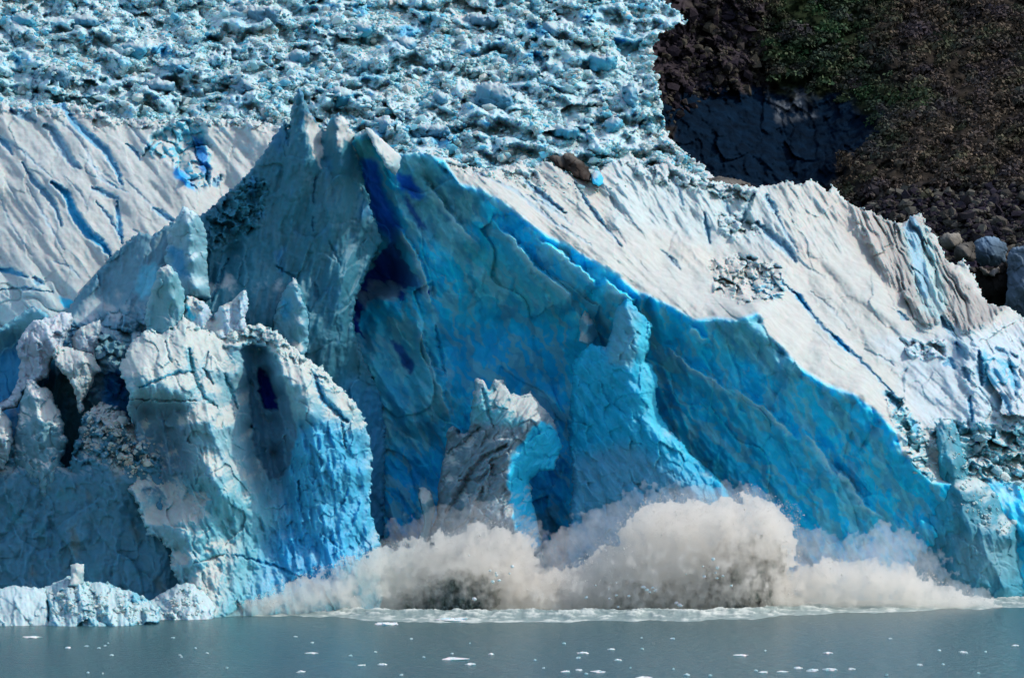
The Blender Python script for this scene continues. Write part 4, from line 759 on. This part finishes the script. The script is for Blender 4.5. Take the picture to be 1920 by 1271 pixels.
def puff(name, outline, d0, half, mat, edge=60., step=3., rag=16., seed=1, kind='stuff', label=None, cat=None):
    """a lens-shaped cloud: thin at its rim, thick in the middle, real depth front and back"""
    O = np.array(outline, float); x0, y0 = O.min(0) - 20; x1, y1 = O.max(0) + 20
    gx, gy = np.meshgrid(np.arange(x0, x1, step), np.arange(y0, y1, step))
    d, qx, qy, _ = seg_dist(gx, gy, outline, True); ins = inside(gx, gy, outline); s0 = np.where(ins, d, -d)
    sd = s0 + rag * (fbm(gx / 38., gy / 38., seed, 3, .55) + .55 * fbm(gx / 11., gy / 14., seed + 2, 4, .65)) * sstep(1150, 1120, gy)
    keep = sd > -step; dn = np.maximum(d, 1e-6); sg = np.where(ins, -1, 1); mv = np.where(sd < 0, -sd, 0.)
    X = gx + (qx - gx) / dn * sg * mv; Y = gy + (qy - gy) / dn * sg * mv
    t = np.clip(np.maximum(sd, 0) / edge, 0, 1); h = half * np.sqrt(np.maximum(1 - (1 - t)**2, 0)) * (1 + .35 * fbm(X / 45., Y / 45., seed + 1, 3) + .28 * fbm(X / 12., Y / 14., seed + 3, 4, .6)) + .01
    dc = d0(X) if callable(d0) else d0 + 0 * X
    F = np.stack(at(X, Y, dc - h), -1).reshape(-1, 3); B = np.stack(at(X, Y, dc + h), -1).reshape(-1, 3)
    qm = keep[:-1, :-1] & keep[1:, :-1] & keep[:-1, 1:] & keep[1:, 1:]; n = X.size; idx = np.arange(n).reshape(X.shape)
    Q = np.stack([idx[:-1, :-1], idx[1:, :-1], idx[1:, 1:], idx[:-1, 1:]], -1)[qm]
    pad = np.pad(qm, 1); ii, jj = np.nonzero(qm); a, b, c, e = idx[ii, jj], idx[ii + 1, jj], idx[ii + 1, jj + 1], idx[ii, jj + 1]; sk = []
    for (di, dj, p, q) in ((0, -1, a, b), (1, 0, b, c), (0, 1, c, e), (-1, 0, e, a)):
        m = ~pad[ii + 1 + di, jj + 1 + dj]; sk.append(np.stack([q[m], p[m], p[m] + n, q[m] + n], -1))
    Qa = np.concatenate([Q, Q[:, ::-1] + n] + sk); V = np.concatenate([F, B]); u = np.unique(Qa); rm = np.full(len(V), -1); rm[u] = np.arange(len(u))
    ctr = V[u].mean(0)
    o = mesh_np(name, V[u] - ctr, rm[Qa], mat); o.location = ctr
    return tag(o, label, cat, kind=kind)

SPRAY = volume_mat('spray_cloud', .46, (.982, .95, .90), .32, .36, .62)
MIST = volume_mat('thin_mist', .085, (.97, .97, .97), .10, .30, .65)
def spray_d(x): return np.interp(x, [400, 560, 760, 1500, 1850], [490, 495, 506, 508, 515])
puff('spray', [(400, 1160), (440, 1138), (480, 1118), (530, 1098), (585, 1082), (640, 1052), (690, 1034), (745, 1022), (800, 1012), (840, 998), (880, 988), (930, 982), (980, 992), (1004, 1020), (1012, 1060), (1040, 1058), (1060, 1100), (1050, 1162)], spray_d, 5.5, SPRAY, 60, seed=401,
     label='low pale spray cloud of muddy water rising left of the tall plume')
puff('spray', [(960, 1162), (970, 1110), (1010, 1078), (1060, 1062), (1110, 1046), (1150, 1010), (1180, 966), (1210, 944), (1260, 930), (1320, 938), (1370, 930), (1420, 924), (1466, 942), (1490, 972), (1494, 1020), (1488, 1070), (1496, 1110), (1500, 1162)], spray_d, 7, SPRAY, 60, seed=405,
     label='tall billowing plume of grey brown spray in front of the blue hollow')
puff('spray', [(1440, 1160), (1460, 1080), (1500, 1060), (1560, 1050), (1620, 1046), (1680, 1052), (1730, 1070), (1780, 1098), (1830, 1120), (1880, 1136), (1870, 1150)], spray_d, 5, SPRAY, 70, seed=409, rag=12,
     label='low pale spray bank between the tall plume and the teal pyramid')
puff('mist', [(1000, 1150), (1010, 1020), (1060, 980), (1200, 910), (1400, 900), (1500, 980), (1580, 1010), (1660, 980), (1720, 1000), (1780, 1060), (1880, 1130), (1860, 1150)], lambda x: spray_d(x) + 7, 7, MIST, 120, seed=413, label='thin bluish mist drifting behind the spray plumes')
puff('mist', [(560, 1150), (600, 1060), (700, 1000), (820, 950), (930, 930), (1010, 980), (1060, 1040), (1060, 1150)], lambda x: spray_d(x) + 5, 5, MIST, 120, seed=417, label='thin mist at the foot of the grey pinnacle')
CORE = surface_mat('muddy_splash_water', .6, .2, .25, .8, .8, 1.4, .6)
def core_relief(seed):
    def f(px, py): return -1.2 * fbm(px / 26., py / 40., seed, 5, .6) - .8 * np.abs(fbm(px / 12., py / 18., seed + 1, 4, .6))
    return f
def core(label, out, d0, seed):
    xs = [p[0] for p in out]; ys = [p[1] for p in out]; mx, my = sum(xs) / len(xs), max(ys)
    o = body('splash', out, [(x, y, d0 + 1.6) for (x, y) in out] + [(mx, my - 20, d0 - 1.2), (mx, my - 70, d0 - .5)], CORE, step=2., edge=26, bulge=3., relief=core_relief(seed), paint=lambda X, Y, n, d: mix(base(X, (.17, .21, .185)), (.28, .31, .285), sstep(0, .8, fbm(X / 14., Y / 22., seed + 2, 4))), thick=4, rag=16, shrink=.15, rag_len=18)
    tag(o, label, 'splash')
core('dark muddy water jet thrown up inside the tall plume', [(1318, 1160), (1326, 1100), (1320, 1060), (1340, 1034), (1370, 1010), (1410, 1000), (1450, 1004), (1470, 1030), (1474, 1080), (1466, 1120), (1470, 1160)], 505.5, 431)
core('low dark muddy splash left of the big jet', [(1060, 1160), (1090, 1110), (1150, 1090), (1210, 1096), (1260, 1090), (1310, 1110), (1316, 1160)], 505.5, 441)
core('dark slate coloured splash at the foot of the left spray', [(730, 1158), (752, 1112), (790, 1090), (850, 1070), (890, 1066), (925, 1078), (938, 1110), (930, 1158)], 503, 451)
# droplets flung out of the plumes
def droplets():
    m = surface_mat('droplets', .5, .3, .1, 2, .0, 2, .01); r = _rng(611); P = []
    lines = [([(985, 1120), (1060, 1060), (1110, 1040), (1160, 990), (1210, 944), (1260, 930), (1320, 936), (1420, 924), (1468, 942), (1492, 975), (1496, 1040), (1490, 1120)], 9000), ([(440, 1136), (530, 1098), (640, 1050), (745, 1020), (840, 996), (930, 980), (990, 1000), (1010, 1060)], 5200), ([(1500, 1060), (1620, 1046), (1700, 1058), (1780, 1096), (1850, 1128)], 1500)]
    for l, n in lines:
        L = np.array(l, float); seg = np.linalg.norm(np.diff(L, axis=0), axis=1); cum = np.concatenate([[0], np.cumsum(seg)]); t = r.rand(n) * cum[-1]
        clump = np.round(t / 16.) ; jit = np.sin(clump * 12.9898) * 43758.5; jit -= np.floor(jit)
        bx = np.interp(t, cum, L[:, 0]); by = np.interp(t, cum, L[:, 1]); cx, cy = L[:, 0].mean(), 1150.
        f = 1 + (.05 - r.gamma(1.5, .09, n)) + .09 * (jit - .6)
        px = cx + (bx - cx) * f; py = cy + (by - cy) * f; k = py < 1146
        P.append(np.stack([px[k], py[k], spray_d(px[k]) - 5 + r.normal(size=k.sum()) * 2.5], -1))
    P = np.concatenate(P); X, Y, Z = at(P[:, 0], P[:, 1], P[:, 2]); c = np.stack([X, Y, Z], -1); n = len(c)
    s = (r.gamma(1.6, .016, n) + .014)[:, None]; e = np.array([(1, 0, 0), (-1, 0, 0), (0, 1, 0), (0, -1, 0), (0, 0, 1.5), (0, 0, -1.5)]) * .6
    V = (c[:, None] + e[None] * s[:, None]).reshape(-1, 3); tri = np.array([(0, 2, 4), (2, 1, 4), (1, 3, 4), (3, 0, 4), (2, 0, 5), (1, 2, 5), (3, 1, 5), (0, 3, 5)])
    T = (np.arange(n)[:, None, None] * 6 + tri[None]).reshape(-1, 3)
    o = mesh_np('spray_droplets', V, np.zeros((0, 4), int), m, np.tile(np.array((.80, .77, .71)), (len(V), 1)), True, T)
    tag(o, 'fine droplets flung out of the spray', 'spray', kind='stuff')
droplets()

# ================================================================== BROKEN ICE LYING ON THE GLACIER (past counting)
ICO = None
def rubble(name, owner, poly, n, smin, smax, cols, seed, label, cat='ice rubble', power=2.2, dens=None, mat=ICE_SMALL, out=.12, flat=.8):
    r = _rng(seed); P_ = np.array(poly, float); x0, y0 = P_.min(0); x1, y1 = P_.max(0)
    px = r.uniform(x0, x1, n * 3); py = r.uniform(y0, y1, n * 3); k = inside(px + 8 * fbm(px / 20., py / 20., seed, 3), py + 8 * fbm(px / 20., py / 20., seed + 1, 3), poly)
    if dens is not None: k &= r.rand(n * 3) < dens(px, py)
    if n < 3000:
        dd = seg_dist(px, py, poly, True)[0]; k &= r.rand(n * 3) < np.clip(.12 + dd / 26., 0, 1) * np.clip(.5 + fbm(px / 22., py / 22., seed + 2, 3), .05, 1)
    px, py = px[k][:n], py[k][:n]; n = len(px)
    ctrl, relief = DEPTH[owner]; d = rbf(ctrl, px, py); d = d + relief(px, py)
    X, Y, Z = at(px, py, d)
    g = (1 + 5 ** .5) / 2
    iv = np.array([(-1, g, 0), (1, g, 0), (-1, -g, 0), (1, -g, 0), (0, -1, g), (0, 1, g), (0, -1, -g), (0, 1, -g), (g, 0, -1), (g, 0, 1), (-g, 0, -1), (-g, 0, 1)]) / 1.9
    it = np.array([(0, 11, 5), (0, 5, 1), (0, 1, 7), (0, 7, 10), (0, 10, 11), (1, 5, 9), (5, 11, 4), (11, 10, 2), (10, 7, 6), (7, 1, 8), (3, 9, 4), (3, 4, 2), (3, 2, 6), (3, 6, 8), (3, 8, 9), (4, 9, 5), (2, 4, 11), (6, 2, 10), (8, 6, 7), (9, 8, 1)])
    s = smin * (1 - r.rand(n) * (1 - (smin / smax) ** power)) ** (-1 / power)
    v = iv[None] * r.uniform(.55, 1.35, (n, 12, 1)) * r.uniform(.6, 1.4, (n, 1, 3)) * s[:, None, None] * .6
    q = r.normal(size=(n, 4)); q /= np.linalg.norm(q, axis=1, keepdims=True); w, x, y, z = q.T
    R = np.stack([1 - 2 * (y * y + z * z), 2 * (x * y - z * w), 2 * (x * z + y * w), 2 * (x * y + z * w), 1 - 2 * (x * x + z * z), 2 * (y * z - x * w), 2 * (x * z - y * w), 2 * (y * z + x * w), 1 - 2 * (x * x + y * y)], -1).reshape(n, 3, 3)
    v = np.einsum('nij,nkj->nki', R, v) * np.array([1, 1, flat])
    v = v + (np.stack([X, Y - out * s, Z], -1))[:, None]
    C = np.array(cols, float)[r.randint(0, len(cols), n)] * r.uniform(.8, 1.15, (n, 1))
    T = (np.arange(n)[:, None, None] * 12 + it[None]).reshape(-1, 3)
    o = mesh_np(name, v.reshape(-1, 3), np.zeros((0, 4), int), mat, np.repeat(np.clip(C, 0, .85), 12, 0), False, T)
    return tag(o, label, cat, kind='stuff')
W3 = [(.50, .60, .585), (.52, .60, .57), (.44, .60, .60), (.34, .57, .61), (.14, .47, .60), (.50, .52, .48)]
def fall_dens(x, y):
    k = .15 + .85 * sstep(-.3, .45, fbm(x / 80., y / 46., 702, 3))
    v, fr, k_ = terrace(x, y); k = k * (1 - .8 * k_ * sstep(.36, .46, fr) * sstep(1.0, .9, fr))
    for (cx, cy, a, b, h) in big_lumps: k = k * (1 - .9 * sstep(1.1, .6, np.hypot((x - cx + .15 * a) / (a * .75), (y - cy - .15 * b) / (b * .8))))
    return k
rubble('ice_rubble', 'glacier', [(-300, -200), (1240, -200), (1240, 60), (1222, 100), (1232, 160), (1245, 250), (1330, 335), (1180, 330), (900, 330), (560, 260), (-300, 215)], 23000, .35, 1.5, W3, 701, 'broken ice rubble covering the upper icefall', dens=fall_dens)
rubble('ice_rubble', 'ice_slope', [(-60, 180), (130, 185), (270, 218), (400, 220), (520, 232), (505, 246), (400, 236), (300, 244), (200, 234), (60, 212), (-60, 200)], 420, .2, .8, W3[:3], 711, 'crumbled ice along the top rim of the left slope')
rubble('ice_rubble', 'ice_cliff', [(800, 290), (880, 312), (960, 316), (1020, 330), (1100, 340), (1300, 330), (1430, 352), (1400, 368), (1250, 352), (1110, 372), (1000, 356), (900, 340)], 800, .2, .8, W3[:3], 721, 'crumbled ice along the top rim of the right slope')
rubble('ice_rubble', 'ice_cliff', [(1655, 738), (1700, 770), (1745, 800), (1900, 790), (1990, 800), (1990, 960), (1850, 900), (1745, 905), (1715, 890), (1690, 815)], 600, .25, 1.3, [(.44, .54, .54), (.38, .53, .56), (.30, .50, .55)], 741, 'rough ice rubble behind the teal pyramid')
rubble('ice_rubble', 'ice_buttress', [(340, 592), (420, 622), (493, 610), (555, 655), (625, 715), (675, 770), (655, 770), (600, 720), (520, 662), (430, 650), (350, 625)], 420, .2, .8, W3[:3], 751, 'crumbly ice along the crest of the front buttress')
rubble('ice_rubble', 'ice_buttress.001', [(152, 798), (180, 766), (212, 760), (245, 790), (300, 815), (303, 858), (262, 890), (236, 912), (228, 880), (190, 850), (150, 850)], 620, .2, .9, [(.48, .53, .50), (.44, .52, .51), (.48, .50, .45)], 761, 'rubble heap on top of the low dark buttress')
rubble('ice_rubble', 'ice_pinnacle.008', [(1768, 800), (1790, 800), (1810, 880), (1870, 935), (1905, 975), (1900, 1008), (1850, 1000), (1800, 950), (1785, 870)], 420, .18, .7, [(.46, .54, .53), (.40, .52, .54)], 771, 'rubble on the shoulder of the teal pyramid')
rubble('ice_rubble', 'ice_block.001', [(90, 1100), (130, 1084), (200, 1096), (280, 1126), (298, 1150), (280, 1172), (150, 1172), (92, 1165)], 300, .2, .7, W3[:2], 781, 'ice fragments covering the mound at the waterline')
rubble('ice_rubble', 'ice_block.002', [(290, 1125), (345, 1094), (395, 1115), (398, 1165), (295, 1168)], 110, .2, .6, W3[:2], 791, 'ice fragments on the low heap by the front buttress')
ROCKS = [(.05, .042, .045), (.09, .08, .068), (.13, .12, .10), (.035, .03, .04)]
rubble('talus', 'hillside', [(1560, 365), (1700, 350), (2320, 330), (2320, 560), (1920, 500), (1780, 480), (1640, 400)], 4200, .5, 2.4, ROCKS, 801, 'dark talus at the foot of the hillside', 'talus', mat=ROCK)
rubble('talus', 'hillside', [(1236, 60), (1290, 10), (1436, -60), (1440, 170), (1340, 176), (1240, 250)], 1500, .5, 2.6, [(.035, .028, .034), (.06, .05, .045), (.09, .078, .06), (.03, .024, .032)], 811, 'loose dark rock on the cliff beside the icefall', 'talus', mat=ROCK)

# chunks of ice still in the air
rnd2 = random.Random(9)
for k in range(34):
    px, py, dd = rnd2.choice([(rnd2.gauss(1345, 26), rnd2.gauss(1075, 26)), (rnd2.gauss(1120, 60), rnd2.gauss(1120, 14)), (rnd2.gauss(1220, 60), rnd2.gauss(1110, 20)), (rnd2.gauss(930, 26), rnd2.gauss(1090, 30))]) + (499.5,)
    if py > 1146: continue
    r_ = rnd2.uniform(.07, .22); x, y, z = at(px, py, dd)
    nu, nv = 8, 5; U, W = np.meshgrid(np.linspace(0, 2 * np.pi, nu, endpoint=False), np.linspace(-.5 * np.pi, .5 * np.pi, nv)); s = rnd2.randint(0, 999)
    rr = 1 + .5 * fbm(np.cos(U) * np.cos(W) * 1.7 + s, np.sin(W) * 1.7 + np.sin(U) * 1.3, 311, 3)
    P = r_ * np.stack([1.4 * rr * np.cos(U) * np.cos(W), rr * np.sin(U) * np.cos(W), rr * np.sin(W)], -1).reshape(-1, 3)
    idx = np.arange(nu * nv).reshape(nv, nu); R = np.roll(idx, -1, 1); Q = np.stack([idx[:-1], R[:-1], R[1:], idx[1:]], -1).reshape(-1, 4)
    o = mesh_np('flying_ice', P, Q, ICE_SMALL, np.tile(np.array((.74, .78, .78)), (nu * nv, 1))); o.location = (x, y, z)
    tag(o, 'tiny white ice fragment flying in the spray', 'ice fragment', 'ice fragments flying in the spray')

# ================================================================== SCRUB ON THE HILL
def scrub():
    m, nt = new_mat('scrub_leaves'); L = nt.links
    out = N(nt, 'ShaderNodeOutputMaterial'); p = N(nt, 'ShaderNodeBsdfPrincipled'); p.inputs['Roughness'].default_value = .8; p.inputs['Specular IOR Level'].default_value = .1
    a = N(nt, 'ShaderNodeAttribute'); a.attribute_name = 'Col'; L.new(a.outputs['Color'], p.inputs['Base Color']); L.new(p.outputs[0], out.inputs[0])
    r = _rng(77); n = 10500
    px = r.uniform(1360, 2330, n); py = r.uniform(-280, 440, n)
    poly = [(1380, -290), (2340, -290), (2340, 330), (1900, 345), (1760, 350), (1640, 372), (1560, 352), (1600, 300), (1650, 235), (1580, 170), (1440, 150), (1400, 60), (1380, -90)]
    k = inside(px + 34 * fbm(px / 50., py / 50., 501, 4), py + 34 * fbm(px / 30., py / 30., 502, 3), poly) & (fbm(*rot(px, py, -30, 60, 24), 503, 3) > -.35)
    px, py = px[k], py[k]; n = len(px)
    d = rbf(hill_ctrl, px, py) + hill_relief(px, py)
    X, Y, Z = at(px, py, d); base_ = np.stack([X, Y, Z], -1)
    green = np.clip(1.0 * blob(px, py, [(1440, -90), (1660, -90), (1620, 100), (1700, 190), (1640, 240), (1440, 180)], 200) + .5 * fbm(px / 70., py / 60., 505, 3) + .5 * (r.rand(n) - .5), 0, 1)
    nl = 30; size = r.uniform(.7, 1.7, n)
    w_ = r.normal(size=(n, nl, 3)); w_[..., 2] = np.abs(w_[..., 2]); w_ /= np.linalg.norm(w_, axis=-1, keepdims=True)
    off = w_ * np.array([1.0, .8, .8]) * r.uniform(.65, 1.1, (n, nl, 1)) * size[:, None, None]
    c = base_[:, None] + off + np.array([0, -.2, -.1]); nn_ = w_ + .55 * r.normal(size=(n, nl, 3))
    L1 = np.cross(nn_, r.normal(size=(n, nl, 3))); L1 /= np.linalg.norm(L1, axis=-1, keepdims=True); L2 = np.cross(nn_, L1); L2 /= np.linalg.norm(L2, axis=-1, keepdims=True)
    s = (r.uniform(.16, .36, (n, nl)) * size[:, None])[..., None]
    V = np.stack([c - L1 * s, c - L2 * s * .6, c + L1 * s, c + L2 * s * .6], 2).reshape(-1, 3)
    Q = np.arange(len(V)).reshape(-1, 4)
    col = np.array([.085, .064, .045])[None] * (1 - green[:, None]) + np.array([.034, .078, .030])[None] * green[:, None]; col = col * r.uniform(.5, 1.6, (n, 1)) * (1 + .5 * fbm(*rot(px, py, -32, 70, 26), 506, 3))[:, None]; pu = np.clip(fbm(px / 60., py / 40., 507, 2) + .2, 0, 1)[:, None] * .7; col = np.clip(col * (1 - pu) + pu * np.array([.065, .05, .066]), .008, .3)
    colv = np.repeat(col, nl * 4, 0)
    o = mesh_np('scrub', V, Q, m, colv, smooth=False)
    tag(o, 'dense brown and green scrub covering the hillside', 'scrub', kind='stuff')
scrub()

# ================================================================== SERACS IN THE ICEFALL
r3 = random.Random(12)
ser_lab = {(925, 195): 'broad smooth teal serac, largest block in the right half of the icefall', (1030, 62): 'bright blue serac near the top edge right of centre', (640, 185): 'dark shaded serac just right of the highest spire', (100, 150): 'dark serac in the rubble above the left white slope',
           (480, 35): 'long dark serac ridge at the top edge left of centre', (1180, 190): 'tall narrow serac beside the dark hillside', (800, 250): 'low serac just above the rim of the blue hollow'}
for i, (x, y, a, b, h) in enumerate(big_lumps):
    k = 11; out = []
    for j in range(k):
        t = 2 * math.pi * j / k; rr = r3.uniform(.72, 1.08); ex = .62 if abs(math.sin(t)) > .8 else 1.
        out.append((x + a * .62 * rr * math.copysign(abs(math.cos(t))**.8, math.cos(t)), y + b * .72 * rr * math.copysign(abs(math.sin(t))**ex, math.sin(t)) * (1.25 if math.sin(t) < 0 else .9)))
    d0 = fall_depth(y) - 12
    ctr = [(px, py, d0 + 3 - .09 * (px - x)) for (px, py) in out] + [(x - .25 * a, y + .5 * b, d0 + .3), (x + .1 * a, y, d0 - .8), (x + .32 * a, y - .2 * b, d0 - 1), (x - .1 * a, y - .5 * b, d0 + .6)]
    tower('serac', ser_lab.get((x, y), 'jagged pale blue serac standing in the icefall rubble'), 'serac', out, ctr, [(.08, .26, .37), (.11, .25, .34), (.06, .32, .45)][i % 3], 520 + 9 * i, edge=9, bulge=3., thick=14, amp=1.1, rough=2., ang=40, lo=.3, hi=.7, top=(.44, .55, .55), group='seracs of the upper icefall', rag=5)

# floating ice: each chip its own small lump
chips = [(129,1214,12,4),(164,1211,8,3),(210,1228,8,3),(338,1228,6,3),(585,1224,22,4),(680,1247,16,4),(565,1259,16,4),(62,1194,34,4),(726,1170,44,6),(852,1163,56,9),(851,1235,48,6),(882,1245,20,5),(718,1245,18,4),(704,1222,6,3),(921,1226,12,4),(848,1225,5,3),(1092,1224,22,5),(1084,1233,8,3),
         (1147,1217,14,3),(1158,1237,16,4),(1058,1206,6,3),(1019,1252,6,4),(1061,1259,18,4),(1085,1256,12,4),(1121,1259,24,5),(1205,1270,26,5),(1287,1265,10,6),(753,1265,8,4),(1003,1237,5,3),(1388,1228,24,3),(1552,1224,18,4),(1495,1252,16,4),(1466,1259,18,4),(1430,1260,14,3),(1417,1257,8,3),(1523,1257,22,6),(1557,1255,26,5),
         (1597,1254,12,4),(1805,1222,16,4),(1902,1210,12,4),(1760,1219,6,4),(1767,1245,6,4),(1723,1246,10,4),(1331,1266,6,3),(1262,1254,5,4),(1668,1197,8,3),(1260,1197,8,2)]
chip_lab = {(852,1163):'widest white ice raft, in the foam under the spray', (726,1170):'long white ice raft at the foam edge under the left spray', (851,1235):'longest white ice floe out on the open grey water', (882,1245):'short ice floe just beside the longest floe on the open water',
            (585,1224):'lone thin white floe on the water below the blue buttress flank', (62,1194):'thin melting ice streak by the flat white block at the left waterline', (1092,1224):'white ice floe topmost of the scattered group in the middle of the water', (1523,1257):'lumpy white ice floe in the string of floes along the bottom'}
rnd = random.Random(4)
for k in range(26):
    q = rnd.random(); chips.append((rnd.uniform(0, 1920), 1192 + 78 * q, rnd.uniform(3, 7), rnd.uniform(1.5, 3)))
for (px, py, w, h) in chips:
    d = H / ((py - HORIZON) * TAN); x = (px - CX) * TAN * d
    wm, hm = w * TAN * d * .5, max(h * TAN * d * .5, .10)
    nu, nv = 12, 6
    U, W = np.meshgrid(np.linspace(0, 2 * np.pi, nu, endpoint=False), np.linspace(-.5 * np.pi, .5 * np.pi, nv))
    s = rnd.randint(0, 999)
    rr = 1 + .6 * fbm(np.cos(U) * np.cos(W) * 1.9 + s, np.sin(W) * 1.7 + np.sin(U) * 1.3, 310, 3)
    P = np.stack([x + wm * rr * np.cos(U) * np.cos(W), d + wm * 1.3 * rr * np.sin(U) * np.cos(W), .02 + hm * (rr - .1) * np.sin(W) * 1.2], -1).reshape(-1, 3)
    idx = np.arange(nu * nv).reshape(nv, nu); R = np.roll(idx, -1, 1)
    Q = np.stack([idx[:-1], R[:-1], R[1:], idx[1:]], -1).reshape(-1, 4)
    o = mesh_np('ice_floe', P, Q, ICE_SMALL, np.tile(np.array((.74, .78, .78) if w > 10 else (.45, .55, .57)), (nu * nv, 1)), False)
    tag(o, chip_lab.get((px, py), 'small white ice chip drifting on the open grey water'), 'ice floe', 'ice floes drifting on the water')

# ================================================================== LIGHT, SKY, CAMERA
SUN = Vector((.64, .19, .745)).normalized()
sl = bpy.data.lights.new('sun', 'SUN'); sl.energy = 2.0; sl.angle = math.radians(.5); sl.color = (1, .95, .87)
so = bpy.data.objects.new('sun', sl); COL.objects.link(so); so.rotation_euler = SUN.to_track_quat('Z', 'Y').to_euler(); so.location = (0, 0, 300)
w = bpy.data.worlds.new('World'); sc.world = w; w.use_nodes = True
nt = w.node_tree; bg = nt.nodes['Background']; sk = nt.nodes.new('ShaderNodeTexSky'); sk.sky_type = 'NISHITA'; sk.sun_disc = False
sk.sun_elevation = math.asin(SUN.z); sk.sun_rotation = math.atan2(SUN.x, SUN.y)
nt.links.new(sk.outputs[0], bg.inputs[0]); bg.inputs[1].default_value = .15; sk.ozone_density = .25; sk.dust_density = 1.4
cam = bpy.data.cameras.new('camera'); co = bpy.data.objects.new('camera', cam); COL.objects.link(co)
cam.sensor_width = 36; cam.lens = 36 / (1920 * TAN); cam.clip_start = 1; cam.clip_end = 12000
co.location = (0, 0, H); co.rotation_euler = (math.pi / 2 + PITCH, 0, 0); sc.camera = co
sc.view_settings.view_transform = 'Standard'; sc.view_settings.look = 'None'; sc.view_settings.gamma = 1; sc.view_settings.exposure = .48
sc.render.engine = 'CYCLES'; sc.cycles.volume_step_rate = .25; sc.cycles.volume_max_steps = 128; sc.cycles.volume_bounces = 8; sc.cycles.max_bounces = 10
